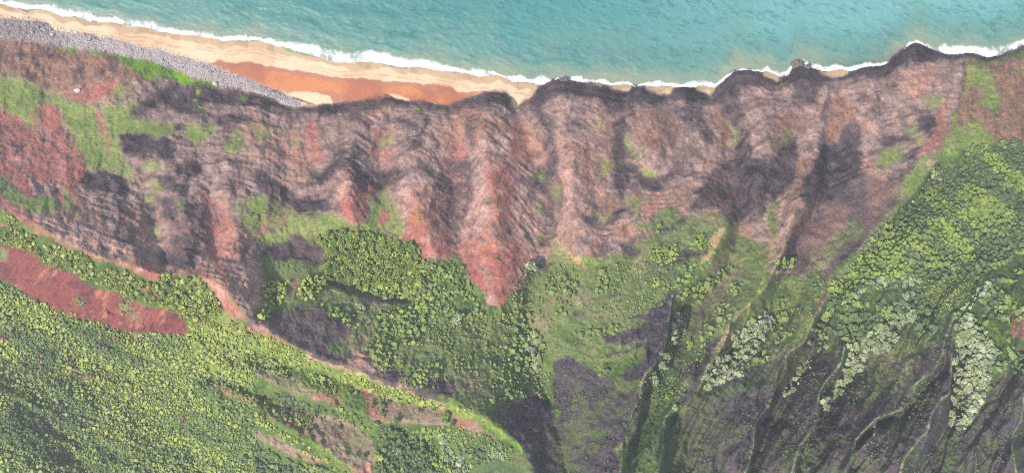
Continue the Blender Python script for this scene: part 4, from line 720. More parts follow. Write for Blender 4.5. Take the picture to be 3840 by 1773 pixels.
# ------------------------------------------------------------------ trees
def ico(sub):
    import bmesh
    bm = bmesh.new(); bmesh.ops.create_icosphere(bm, subdivisions=sub, radius=1.0)
    v = np.array([x.co[:] for x in bm.verts], np.float32); f = np.array([[y.index for y in x.verts] for x in bm.faces], np.int32)
    bm.free(); return v, f
ICO1, ICO2 = ico(2), ico(3)
ICO0 = ico(1)
def crown_mesh(seed, lumps, flat, spread, leaf_n):
    """Lumpy crown of unit radius: clumps of foliage plus loose leaf sprays standing off them."""
    r = np.random.default_rng(seed); V, Fc = [], []; n0 = 0
    cen = []
    for k in range(lumps):
        a = r.uniform(0, 2 * np.pi); q = spread * math.sqrt(r.uniform(0, 1)) * (1.25 if math.cos(a * 2 + seed) > .3 else .8); z = r.uniform(.2, 1.15) * (1 - .4 * q / spread)
        cen.append((q * math.cos(a), q * math.sin(a), z * flat + .35, r.uniform(.17, .34)))
    for (x, y, z, s) in cen:
        v = ICO1[0].copy(); v *= (1 + .28 * r.standard_normal((len(v), 1))).astype(np.float32)
        v = v * s * np.array([1, 1, .8]) + np.array([x, y, z])
        V.append(v); Fc.append(ICO1[1] + n0); n0 += len(v)
    for k in range(leaf_n):
        x, y, z, s = cen[r.integers(len(cen))]
        d = r.standard_normal(3); d /= np.linalg.norm(d); d[2] = abs(d[2]) * .9
        p = np.array([x, y, z]) + d * s * r.uniform(.85, 1.55)
        t = np.cross(d, r.standard_normal(3)); t /= np.linalg.norm(t) + 1e-6; w = np.cross(d, t) + .5 * d
        l = r.uniform(.09, .24)
        V.append(np.array([p - t * l, p + w * l * .8, p + t * l, p - w * l * .6])); Fc.append(np.array([[0, 1, 2], [0, 2, 3]]) + n0); n0 += 4
    return np.concatenate(V).astype(np.float32), np.concatenate(Fc)
def trunk_mesh(seed, hgt_, rad):
    r = np.random.default_rng(seed); V, Fc = [], []; n0 = 0
    def tube(a, b, ra, rb, n=6):
        nonlocal n0
        a, b = np.array(a), np.array(b); d = (b - a) / np.linalg.norm(b - a)
        t = np.cross(d, [0.3, 1, .2]); t /= np.linalg.norm(t); w = np.cross(d, t)
        an = np.linspace(0, 2 * np.pi, n, endpoint=False)
        for c, q in ((a, ra), (b, rb)):
            V.append(c + q * (np.cos(an)[:, None] * t + np.sin(an)[:, None] * w))
        for k in range(n):
            j = (k + 1) % n
            Fc.append(np.array([[k, j, n + j], [k, n + j, n + k]]) + n0)
        n0 += 2 * n
    top = (.06, -.04, hgt_ * .55)
    tube((0, 0, -hgt_ * .35), top, rad, rad * .7)
    for k in range(4):
        a = k * 1.6 + r.uniform(0, .6)
        tube(top, (.5 * math.cos(a), .5 * math.sin(a), hgt_ * .95), rad * .55, rad * .2, 5)
    return np.concatenate(V).astype(np.float32), np.concatenate(Fc)
def leaf_mat(name, c1, c2, c3, attr=False):
    m_, nt, b = newmat(name, .7, .25)
    ge = nt.nodes.new('ShaderNodeNewGeometry'); nz = nt.nodes.new('ShaderNodeTexNoise')
    nz.inputs['Scale'].default_value = .45; nz.inputs['Detail'].default_value = 3
    nt.links.new(ge.outputs['Position'], nz.inputs['Vector'])
    src = nt.nodes.new('ShaderNodeAttribute') if attr else nt.nodes.new('ShaderNodeObjectInfo')
    if attr: src.attribute_name = 'tone'
    ad = nt.nodes.new('ShaderNodeMath'); ad.operation = 'MULTIPLY_ADD'; ad.inputs[1].default_value = .24
    nt.links.new(src.outputs['Fac'] if attr else src.outputs['Random'], ad.inputs[0])
    sc_ = nt.nodes.new('ShaderNodeMath'); sc_.operation = 'MULTIPLY_ADD'; sc_.inputs[1].default_value = 1.1; sc_.inputs[2].default_value = -.27
    n2 = nt.nodes.new('ShaderNodeTexNoise'); n2.inputs['Scale'].default_value = .055; n2.inputs['Detail'].default_value = 3
    nt.links.new(ge.outputs['Position'], n2.inputs['Vector'])
    s2 = nt.nodes.new('ShaderNodeMath'); s2.operation = 'MULTIPLY_ADD'; s2.inputs[1].default_value = .9; s2.inputs[2].default_value = -.32
    nt.links.new(n2.outputs['Fac'], s2.inputs[0])
    s3 = nt.nodes.new('ShaderNodeMath'); s3.operation = 'ADD'
    nt.links.new(nz.outputs['Fac'], sc_.inputs[0]); nt.links.new(sc_.outputs[0], s3.inputs[0]); nt.links.new(s2.outputs[0], s3.inputs[1]); nt.links.new(s3.outputs[0], ad.inputs[2])
    cr = nt.nodes.new('ShaderNodeValToRGB')
    cr.color_ramp.elements[0].position = .15; cr.color_ramp.elements[1].position = .85
    e = cr.color_ramp.elements.new(.5)
    for el, c in zip((cr.color_ramp.elements[0], cr.color_ramp.elements[1], cr.color_ramp.elements[2]), (c1, c2, c3)):
        pass
    cr.color_ramp.elements[0].color = (*c1, 1); cr.color_ramp.elements[1].color = (*c2, 1); cr.color_ramp.elements[2].color = (*c3, 1)
    nt.links.new(ad.outputs[0], cr.inputs[0]); nt.links.new(cr.outputs[0], b.inputs['Base Color'])
    return m_
LC = {'green': ((.074, .118, .026), (.145, .202, .038), (.21, .265, .054)),
      'pale': ((.095, .135, .065), (.21, .25, .13), (.315, .355, .205)),
      'dark': ((.036, .064, .028), (.070, .106, .038), (.12, .16, .05)),
      'yellow': ((.125, .17, .034), (.21, .26, .048), (.285, .32, .062)),
      'slope': ((.070, .108, .036), (.125, .17, .046), (.19, .235, .058)),
      'rust': ((.11, .06, .04), (.15, .075, .055), (.17, .10, .07))}
LM = {k: leaf_mat(k + '_leaves', *v) for k, v in LC.items()}
LMA = {k: leaf_mat(k + '_foliage', *v, attr=True) for k, v in LC.items()}
M_bark, nt, b = newmat('bark', .9, .1)
nz = nt.nodes.new('ShaderNodeTexNoise'); nz.inputs['Scale'].default_value = 3; cr = nt.nodes.new('ShaderNodeValToRGB')
cr.color_ramp.elements[0].color = (.09, .07, .055, 1); cr.color_ramp.elements[1].color = (.22, .19, .16, 1)
nt.links.new(nz.outputs['Fac'], cr.inputs[0]); nt.links.new(cr.outputs[0], b.inputs['Base Color'])

def raw_mesh(name, v, f, mat):
    me = bpy.data.meshes.new(name); me.from_pydata(v.tolist(), [], f.tolist()); me.materials.append(mat); return me
PROTO = {}
for kind, lumps, flat, leaf in (('green', 20, .62, 260), ('pale', 24, .5, 300), ('dark', 20, .65, 260), ('yellow', 16, .55, 220), ('slope', 14, .5, 180)):
    PROTO[kind] = []
    for s in range(5):
        v, f = crown_mesh(100 * s + hash(kind[0]) % 7 + len(kind), lumps, flat, .72, leaf)
        cm_ = raw_mesh('crown', v, f, LM[kind])
        tv, tf = trunk_mesh(s, .8, .09)
        PROTO[kind].append((cm_, raw_mesh('trunk', tv, tf, M_bark)))
FIRST = {}
def place_tree(kind, name, u, v, r, label, cat, group):
    k = random.randrange(5)
    p = ground(u, v)
    key = (kind, name, k)
    if key not in FIRST:
        e = bpy.data.objects.new(name, None); e.empty_display_size = 1; COL.objects.link(e)
        c = bpy.data.objects.new('crown', PROTO[kind][k][0]); c.parent = e; COL.objects.link(c)
        t = bpy.data.objects.new('trunk', PROTO[kind][k][1]); t.parent = e; COL.objects.link(t)
        FIRST[key] = (e, c, t)
    else:
        e0, c0, t0 = FIRST[key]
        e = e0.copy(); COL.objects.link(e)
        for q in (c0, t0):
            q2 = q.copy(); q2.parent = e; COL.objects.link(q2)
    e.location = p; e.rotation_euler = (0, 0, random.uniform(0, 6.28))
    e.scale = (r * random.uniform(.95, 1.35), r * random.uniform(.8, 1.15), r * random.uniform(.9, 1.5))
    e['label'] = label; e['category'] = cat
    if 'group' in e: del e['group']
    if group: e['group'] = group
    return e

TREES = []
def scatter(pts, spacing, jitter_rng, dens=None):
    pts = np.array([p[:2] for p in pts], np.float32)
    x0, y0 = pts.min(0); x1, y1 = pts.max(0)
    sp = spacing
    gx_, gy_ = np.meshgrid(np.arange(x0, x1 + sp, sp), np.arange(y0, y1 + sp, sp * .88))
    gx_ = gx_ + (np.arange(gx_.shape[0]) % 2)[:, None] * sp * .5
    gx_ = gx_ + jitter_rng.uniform(-.38, .38, gx_.shape) * sp; gy_ = gy_ + jitter_rng.uniform(-.38, .38, gy_.shape) * sp
    x, y = gx_.ravel().astype(np.float32), gy_.ravel().astype(np.float32)
    sdv = psdf(pts, x + 1.5 * fbm(x, y, 9, 2, 5), y)
    ok = sdv > 0
    if dens is not None:
        ok &= jitter_rng.uniform(0, 1, x.shape) < np.clip(dens + .9 * fbm(x, y, 22, 3, 8), 0, 1)
    ok &= (x > U0 + 4) & (x < 1054) & (y < 500)
    return np.stack([x[ok], y[ok]], 1)

# (kind, object name, category, spacing, crown radius, density, polygons, label, group)
G = [
 ('pale', 'pale_tree', 'tree', 4.7, 3.7, None, [T(2, 3, '1380,0 1520,0 1600,100 1640,230 1710,320 1660,400 1600,440 1610,550 1560,700 1500,780 1460,860 1380,870 1345,800 1355,600 1372,400')], 'pale tree in biggest stand beside the easternmost sharp ridge', 'pale trees of the big eastern stand', 'main'),
 ('pale', 'pale_tree', 'tree', 4.5, 3.5, None, [T(2, 2, '1640,170 1760,50 1902,-30 1950,60 1902,120 1840,250 1760,330 1740,390 1680,470 1560,500 1470,540 1415,530 1435,450 1485,390 1530,330 1650,250')], 'pale tree in stand under the yellow-edged ridge', 'pale trees under the yellow-edged ridge', 'main'),
 ('pale', 'pale_tree', 'tree', 4.5, 3.5, None, [T(2, 3, '590,240 700,180 860,60 900,100 950,190 860,280 760,260 720,330 700,400 660,450 610,510 540,610 500,620 440,660 430,740 385,740 392,640 500,560 560,400')], 'pale tree in long gully stand between dark ridges', 'pale trees of the long gully', 'main'),
 ('pale', 'pale_tree', 'tree', 4.5, 3.2, None, [T(2, 2, '1215,0 1300,0 1280,130 1300,170 1240,240 1160,220 1178,100'), T(2, 2, '1125,260 1180,310 1130,420 1090,390')], 'pale tree in narrow row behind the dark slab crest', 'pale trees behind the slab crest', 'main'),
 ('pale', 'pale_tree', 'tree', 4.5, 3.2, None, [T(2, 2, '100,150 210,150 230,250 210,300 220,400 180,470 130,450 150,330 90,230')], 'pale tree in drooping clump of the central gully', 'pale trees of the central gully', 'main'),
 ('pale', 'pale_tree', 'tree', 4.6, 3.2, None, [T(2, 1, '1330,850 1380,880 1460,1000 1520,1060 1610,1130 1580,1180 1500,1170 1440,1110 1410,1060 1350,1010 1390,980 1340,900'), T(2, 1, '1680,990 1840,1040 1840,1080 1740,1070')], 'whitish tree in forest patch at the bottom centre', 'whitish trees at the bottom centre', 'main'),
 ('pale', 'pale_tree', 'tree', 4.6, 3.1, None, [T(2, 3, '220,380 340,340 330,400 240,490 180,590 115,640 122,560 200,470'), T(2, 3, '380,120 440,140 430,240 360,270')], 'pale tree in short slanting stand beside a dark ridge', 'pale trees of the slanting stand', None),
 ('pale', 'pale_tree', 'tree', 4.6, 3.1, None, [T(1, 3, '540,1080 620,980 750,930 880,870 920,900 830,960 740,990 650,1050 560,1090'), T(1, 3, '1000,900 1110,900 1090,940 1010,950'), T(1, 3, '900,1080 1000,1060 1090,1080 1080,1150 980,1180 860,1180'), T(2, 3, '850,0 1100,0 1030,100 960,100 870,50'), T(1, 3, '1000,960 1080,1000 1060,1050 1000,1040')], 'pale tree scattered among the dark eastern woods', 'pale trees among the eastern woods', None),
 ('pale', 'pale_tree', 'tree', 4.6, 2.9, None, [T(1, 3, '1640,900 1680,900 1600,1000 1540,1100 1380,1180 1480,1060 1580,960'), T(1, 3, '1180,190 1210,110 1290,90 1300,140 1250,200 1200,210'), T(1, 3, '1060,330 1140,290 1150,320 1090,350'), T(1, 3, '1700,240 1740,170 1830,130 1820,200 1740,245')], 'pale tree on the upper edge of the eastern forest', 'pale trees on the forest edge', None),
 ('green', 'broadleaf_tree', 'tree', 3.7, 2.7, None, [T(1, 1, '440,600 560,545 820,545 980,595 1090,650 1150,600 1210,660 1230,800 1230,900 1180,1045 960,1045 860,1000 750,975 660,900 540,895 495,830 525,680')], 'bright green tree in dense square grove under red spurs', 'trees of the dense square grove', 'main'),
 ('yellow', 'broadleaf_tree', 'tree', 3.7, 2.5, None, [T(1, 1, '320,960 400,870 500,880 540,930 480,1010 470,1060 330,1050'), T(1, 1, '60,920 240,915 230,1000 200,1060 100,1189 20,1189 80,1050')], 'yellow-green tree in small grove beside the square grove', 'trees of the small western grove', 'main'),
 ('dark', 'forest_tree', 'tree', 4.0, 2.6, None, [T(0, 3, '1450,1120 1560,1070 1900,1030 1950,1189 1440,1189'), T(1, 3, '1230,60 1430,90 1480,0 1860,0 1930,100 1960,700 1700,800 1640,850 1540,900 1100,880 940,960 800,980 560,1080 420,1189 450,980 600,800 700,680 800,560 960,420 1100,300')], 'tree in big forest behind the coastal ridge', 'trees of the eastern forest', 'main'),
 ('dark', 'forest_tree', 'tree', 4.6, 3.2, .7, [T(2, 3, '380,0 560,0 850,0 840,60 600,220 480,140 330,230 290,260 300,130'), T(2, 3, '1080,0 1250,60 1220,170 1080,150 1000,110'), T(1, 3, '420,1130 700,1060 860,1100 1150,1000 1200,1189 400,1189')], 'dark tree of the woods between the eastern ridges', 'trees between the eastern ridges', None),
 ('dark', 'forest_tree', 'tree', 4.8, 3.2, .55, [T(2, 3, '1600,60 1780,0 1820,180 1902,350 1902,480 1720,590 1600,600 1620,460 1700,320 1640,200'), T(1, 3, '1640,900 1902,800 1902,1189 1560,1189')], 'dark tree on the hazy slope at the far right', 'trees of the hazy far right slope', None),
 ('green', 'broadleaf_tree', 'tree', 3.8, 2.4, .5, [T(2, 1, '560,0 800,0 1100,20 1280,10 1230,200 1180,330 1100,420 950,390 860,300 760,180 700,90'), T(1, 1, '480,1080 640,1120 900,1130 1200,1100 1230,1000 1300,800 1480,860 1600,960 1700,1189 560,1189'), T(2, 1, '1100,440 1200,420 1300,300 1400,330 1370,470 1200,480')], 'green tree in loose woods below the square grove', 'trees of the loose central woods', None),
 ('slope', 'broadleaf_tree', 'tree', 4.2, 2.8, .85, [T(1, 2, '200,950 300,880 400,870 470,960 450,1040 380,1020 260,1010'), T(1, 2, '640,860 700,790 720,860 710,980 620,1020'), T(1, 2, '310,1110 400,1070 540,1080 480,1120 430,1180 310,1180'), T(2, 2, '460,140 560,60 680,60 800,90 760,160 640,150 540,200'), T(2, 2, '0,0 120,0 200,120 230,260 280,320 200,300 130,420 20,430 0,300'), T(1, 2, '0,1010 80,1010 90,1189 0,1189')], 'rounded green tree in basin above the dark slab', 'trees of the basin', None),
 ('green', 'broadleaf_tree', 'tree', 4.0, 2.6, .9, [T(1, 2, '1290,650 1340,600 1460,560 1480,640 1440,690 1340,680'), T(1, 2, '1000,700 1060,660 1260,640 1290,700 1170,780 1030,770'), T(1, 2, '1060,490 1140,480 1150,530 1060,590'), T(1, 2, '1250,880 1330,780 1400,780 1330,900 1230,970 1160,950'), T(1, 2, '1020,900 1110,910 1100,960 1040,950')], 'green tree in clumps on ledges beside the pale crest', 'trees of the ledges', None),
 ('slope', 'broadleaf_tree', 'tree', 4.2, 2.8, .7, [T(1, 2, '1400,920 1620,800 1640,850 1500,950 1400,1080 1230,1050 1250,970'), T(1, 2, '1590,960 1680,900 1750,960 1710,1010 1620,1040'), T(1, 2, '1500,1080 1620,1080 1600,1189 1480,1189'), T(2, 2, '1400,110 1540,0 1620,20 1560,140 1480,120 1430,240 1390,240'), T(2, 2, '1740,370 1902,240 1902,340 1760,400'), T(1, 3, '0,1000 140,1040 230,1120 200,1189 0,1189'), T(2, 3, '0,0 210,10 170,170 60,240 0,100')], 'green tree on grassy flank between two pale crests', 'trees between the pale crests', None),
 ('yellow', 'ridge_tree', 'tree', 3.6, 2.3, .95, [T(1, 0, '-60,490 0,505 160,545 330,600 640,735 780,800 980,860 1030,905 1190,925 1220,850 1340,880 1490,905 1560,990 1640,1090 1660,1200 1420,1200 1260,1115 1000,1045 900,1000 700,940 560,860 380,790 260,715 170,675 60,625 -60,590'), T(1, 0, '-60,390 0,410 100,440 190,510 120,515 -60,460')], 'lime green tree in belt along the red crest', 'trees of the belt along the red crest', 'main'),
 ('yellow', 'ridge_tree', 'tree', 3.4, 2.1, .8, [T(2, 0, '1420,40 1660,10 1902,130 1902,190 1700,110 1560,90'), T(2, 1, '-20,150 200,215 300,280 380,330 250,300 0,220'), T(2, 1, '660,450 800,500 1100,590 1400,690 1640,700 1640,780 1400,710 1100,650 800,560'), T(2, 1, '-10,720 200,860 420,1000 580,1110 480,1090 260,970 0,800')], 'lime green tree on sunny side of the long crest', 'trees on the sunny side of the long crest', None),
 ('dark', 'forest_tree', 'tree', 4.0, 2.7, .9, [T(2, 0, '1600,220 1740,260 1902,300 1902,340 1760,290'), T(2, 1, '-10,285 200,340 420,440 620,500 560,520 300,420 0,350'), T(2, 1, '-10,540 200,590 360,660 480,690 620,700 760,750 920,800 1000,850 940,960 860,880 620,790 400,730 200,690 0,650'), T(2, 1, '980,830 1250,840 1480,850 1400,920 1330,900 1340,1000 1420,1110 1560,1189 900,1189 900,1000'), T(2, 1, '-10,940 150,1040 400,1120 620,1140 720,1189 -10,1189')], 'dark green tree in the wooded folds behind the tan slopes', 'trees of the wooded folds', None),
 ('dark', 'forest_tree', 'tree', 4.0, 2.6, .8, [T(2, 1, '1450,960 1700,1010 1760,1100 1680,1120 1560,1060'), T(2, 1, '1750,640 1850,560 1902,540 1902,620 1800,660 1750,700'), T(2, 2, '0,560 160,580 120,610 0,625'), T(1, 3, '30,760 200,740 200,830 60,860')], 'small dark tree beside the dark rock at the bottom centre', 'small dark trees at the bottom centre', None),
]
IND_CAP = {'pale_tree': 300, 'broadleaf_tree': 300, 'forest_tree': 300, 'ridge_tree': 300}
count = {}
rest = {}
tr = np.random.default_rng(21)
for pri in ('main', None):
    for (kind, name, cat, sp, rad, dens, polys, label, group, main) in G:
        if main != pri:
            continue
        for pl in polys:
            for (u, v) in scatter(pl, sp, tr, dens):
                r = rad * (tr.uniform(.5, 1.0) if tr.random() < .6 else tr.uniform(.85, 1.3)) * (.86 if kind == 'pale' else 1)
                kk = kind
                if kind == 'dark':
                    nq = float(fbm(np.array([u * .8 + v * .6]), np.array([(v - u * .75) * 1.8]), 30, 3, 77)[0]) + tr.uniform(-.25, .25)
                    kk = 'green' if nq > .22 else ('slope' if nq > -.12 else 'dark')
                if kind == 'pale' and tr.random() < .10: kk = 'slope'
                if kind == 'green' and tr.random() < .25: kk = 'slope'
                if kind == 'green' and 'square grove' in label and 'below' not in label: kk = 'yellow' if tr.random() < .4 else 'green'
                in_view = -2 < u < 1026 and v < 474
                if in_view and count.get(name, 0) < IND_CAP[name] and tr.random() < (.62 if name in ('forest_tree', 'pale_tree', 'ridge_tree') else .8) and (kk == kind or kind == 'dark' or 'square grove' in label):
                    count[name] = count.get(name, 0) + 1
                    TREES.append((place_tree(kk, name, u, v, r, label, cat, group), u, v, r, label))
                else:
                    rest.setdefault(kk, []).append((u, v, r))

# shrubs dotted over the tan slopes
sh = []
for pl, dens in ((T(2, 1, '740,550 900,605 1100,655 1400,715 1500,765 1640,805 1500,825 1250,822 1000,795 880,765'), .2), (T(2, 1, '320,760 640,800 780,850 880,960 870,1080 700,1120 560,1030 400,910'), .25)):
    sh += [(u, v) for u, v in scatter(pl, 5.5, tr, dens)]
for (u, v) in sh[:140]:
    r = tr.uniform(1.1, 2.4); lb = 'dark shrub dotted over the tan grass slopes'
    TREES.append((place_tree('slope', 'shrub', u, v, r, lb, 'shrub', 'shrubs on the tan slopes'), u, v, r, lb))

# tell the trees of one stand apart by size and by where in the stand they are
bylab = {}
for q in TREES:
    bylab.setdefault(q[4], []).append(q)
for label, L in bylab.items():
    cells = {}
    us = np.array([q[1] for q in L]); vs = np.array([q[2] for q in L]); rs = np.array([q[3] for q in L])
    n1 = 1 if len(L) < 9 else (2 if len(L) < 32 else (3 if len(L) < 100 else 4))
    uq = np.argsort(np.argsort(us)) * n1 // len(L); vq = np.argsort(np.argsort(vs)) * n1 // len(L)
    HN = {1: [''], 2: ['left', 'right'], 3: ['left', 'middle', 'right'], 4: ['far left', 'inner left', 'inner right', 'far right']}[n1]; VN = {1: [''], 2: ['upper', 'lower'], 3: ['upper', 'central', 'lower'], 4: ['top', 'upper', 'lower', 'bottom']}[n1]
    for k in range(len(L)):
        cells.setdefault((uq[k], vq[k]), []).append(k)
    stem = label
    for (a, b_), ks in cells.items():
        place = (VN[b_] + ' ' + HN[a]).strip()
        ks.sort(key=lambda k: -rs[k])
        for i, k in enumerate(ks):
            sz = 'largest' if i == 0 else ('smallest' if i == len(ks) - 1 else ('large' if i < len(ks) / 3 else ('mid-sized' if i < len(ks) * 2 / 3 else 'small')))
            L[k][0]['label'] = ' '.join((sz + ' ' + stem + (', ' + place + ' part' if place else '')).split())

# single trees one can point to
for kind, u_v, r, label in (('pale', T(1, 2, '135,800')[0], 6.2, 'lone pale tree beside the dark hollow at the red spur tip'),
                            ('pale', T(2, 2, '1045,485')[0], 4.2, 'lone pale tree on the grass right of the slab crest'),
                            ('yellow', T(2, 2, '1320,238')[0], 3.6, 'small lime tree alone on the dark grassy slope'),
                            ('yellow', T(2, 2, '1190,580')[0], 2.2, 'upper of three tiny lime trees on the steep grass'),
                            ('yellow', T(2, 2, '1155,612')[0], 2.0, 'middle of three tiny lime trees on the steep grass'),
                            ('yellow', T(2, 2, '1166,628')[0], 1.8, 'lowest of three tiny lime trees on the steep grass'),
                            ('pale', T(1, 1, '780,1100')[0], 4.0, 'single pale yellow tree among green woods under the square grove'),
                            ('pale', T(2, 1, '1500,40')[0], 4.6, 'single pale tree at the right of the loose central woods'),
                            ('pale', T(2, 1, '1055,1020')[0], 3.4, 'lone whitish tree in the dark wooded fold at the bottom'),
                            ('green', T(2, 1, '1045,785')[0], 3.2, 'round green tree on the lower rim of the tan slope'),
                            ('green', T(2, 1, '1415,755')[0], 4.2, 'large round shrub tree near the tan slope right end'),
                            ('green', T(2, 2, '680,415')[0], 4.5, 'round green tree on a ledge of the dark slab'),
                            ('pale', T(2, 2, '1210,700')[0], 3.0, 'small pale tree at the notch where two ribs meet')):
    place_tree(kind, 'lone_tree', u_v[0], u_v[1], r, label, 'tree', None)

# the great forest of the south-west, too many to count
FOREST = [(T(2, 0, '-60,-260 0,-240 200,-130 500,0 640,60 850,125 1000,160 1230,160 1420,170 1500,240 1560,480 1600,620 1720,780 1902,960 1902,1250 -60,1250'), 2.35, 1.32)]
for pl, sp, rad in FOREST:
    for (u, v) in scatter(pl, sp, tr, None):
        q = 1.2 * float(fbm(np.array([(u * .9 + v * .42) * .35]), np.array([v * .9 - u * .42]), 17, 4, 141)[0]) + tr.uniform(-.3, .3) - .0006 * (v - 330)
        ridge = (v - 300) < .32 * (u - 0) * 0 + 40 + .35 * (u - 60)
        kk = 'yellow' if q > .16 + (0 if ridge else .1) else ('slope' if q > -.62 else 'dark')  # clusters of the darkest leaf colour stand in for crown shadow
        if tr.random() < .05: kk = 'dark'
        if tr.random() < .012 and 330 < v < 400: kk = 'rust'
        rest.setdefault(kk, []).append((u, v, rad * (tr.uniform(.55, 1.1) if tr.random() < .8 else tr.uniform(1.1, 1.9))))
for s in ('430,270', '330,310', '500,330', '530,330', '560,410', '520,445', '560,450', '590,450', '690,460', '780,440', '670,490', '870,180', '1170,490', '1200,500', '40,380', '50,190', '80,170', '760,880', '1370,775', '370,765', '510,235', '20,160', '300,345'):
    u, v = T(2, 0, s)[0][:2]
    for k in range(3):
        rest.setdefault('rust', []).append((u + tr.uniform(-2.5, 2.5), v + tr.uniform(-1.5, 1.5), 2.0))
for s in ('560,600', '580,612', '600,610', '650,635', '730,665', '745,685', '805,710', '830,728', '860,740', '895,750', '890,780', '815,790', '495,748', '555,775', '605,780', '595,815', '915,818', '395,1100', '440,1132', '470,1140', '495,1150', '505,1140'):
    u, v = T(2, 0, s)[0][:2]
    for k in range(2):
        rest.setdefault('pale', []).append((u + tr.uniform(-2, 2), v + tr.uniform(-1, 1), 1.9))
# tangled scrub over the ridge flanks
for pl, sp, rad, dens, kk in ((T(1, 2, '100,800 1250,780 1400,850 1200,1000 1000,1189 0,1189 0,960'), 3.4, 1.2, .3, 'slope'), (T(2, 1, '700,100 1902,0 1902,500 1600,600 1100,540 900,400'), 3.4, 1.3, .38, 'slope'), (T(1, 3, '0,860 420,880 380,1050 330,1189 0,1189'), 3.2, 1.1, .3, 'slope'), (T(2, 2, '980,510 1300,200 1480,200 1270,600 1100,760'), 3.2, 1.0, .3, 'slope'), (T(2, 3, '-20,300 1300,200 1902,640 1840,1189 -20,1189'), 3.6, .9, .06, 'dark'), (T(2, 2, '300,540 860,600 850,1189 420,1189'), 3.4, .8, .02, 'dark'), (T(2, 2, '1300,700 1902,450 1720,1189 1380,1189'), 3.4, .8, .05, 'dark'), (T(2, 0, '1500,250 1902,330 1902,960 1700,740 1580,560'), 3.0, 1.6, .55, 'slope'), (T(2, 0, '1400,60 1902,180 1902,560 1500,440'), 2.6, 1.5, .75, 'yellow'), (T(2, 1, '-20,150 200,210 400,335 700,455 1100,575 1400,685 1640,705 1640,775 1530,760 1400,705 1100,645 800,565 560,475 300,375 -20,290'), 2.6, 1.3, .8, 'yellow'), (T(2, 1, '-10,290 400,450 640,560 560,610 300,520 0,390'), 2.8, 1.5, .7, 'slope'), (T(2, 1, '0,560 480,690 800,780 1000,850 900,900 700,830 400,740 0,640'), 2.8, 1.5, .7, 'dark'), (T(2, 1, '980,835 1500,840 1720,900 1902,1000 1902,1100 1600,1000 1300,930 980,900'), 2.8, 1.4, .6, 'slope'), (T(2, 2, '-20,440 270,440 290,640 -20,610'), 2.8, 1.3, .5, 'slope'), (T(1, 1, '1240,760 1450,760 1560,840 1640,960 1500,1189 1200,1100'), 3.0, 1.6, .5, 'slope'), (T(1, 3, '1100,880 1500,900 1550,950 1400,1100 1250,1189 1100,1100'), 2.8, 1.1, .5, 'slope'), (T(2, 0, '490,-30 620,30 850,100 1000,140 1380,140 1440,110 1400,60 1440,60 1560,140 1420,190 1000,170 800,140 600,70'), 2.4, 1.2, .8, 'yellow'), (T(2, 1, '0,380 400,560 640,640 800,560 640,480 300,400 0,300'), 3.4, 1.5, .45, 'slope'), (T(2, 1, '100,700 500,760 640,860 460,900 200,780'), 3.4, 1.4, .45, 'slope'), (T(1, 0, '550,1040 630,1040 630,1110 560,1110'), 2.6, 1.2, .8, 'slope'), (T(1, 0, '900,1030 990,1030 1010,1160 900,1150'), 2.6, 1.2, .7, 'slope'), (T(2, 0, '890,-10 1010,10 1020,50 960,40'), 2.6, 1.3, .8, 'yellow')):
    for (u, v) in scatter(pl, sp, tr, dens):
        rest.setdefault(kk, []).append((u, v, rad * tr.uniform(.6, 1.4)))
NAMES = {'pale': 'pale_woodland', 'green': 'green_woodland', 'dark': 'dark_woodland', 'yellow': 'lime_woodland', 'slope': 'mixed_woodland', 'rust': 'rusty_foliage'}
LBL = {'pale': 'mass of further pale trees through the eastern gullies', 'green': 'mass of further green trees around the central groves', 'dark': 'mass of dark trees and scrub on ridges and folds', 'yellow': 'mass of sunlit lime green trees on the southwest slope', 'slope': 'mass of mid green trees and scrub on the slopes', 'rust': 'rust brown dying foliage dotted through the southwest forest'}
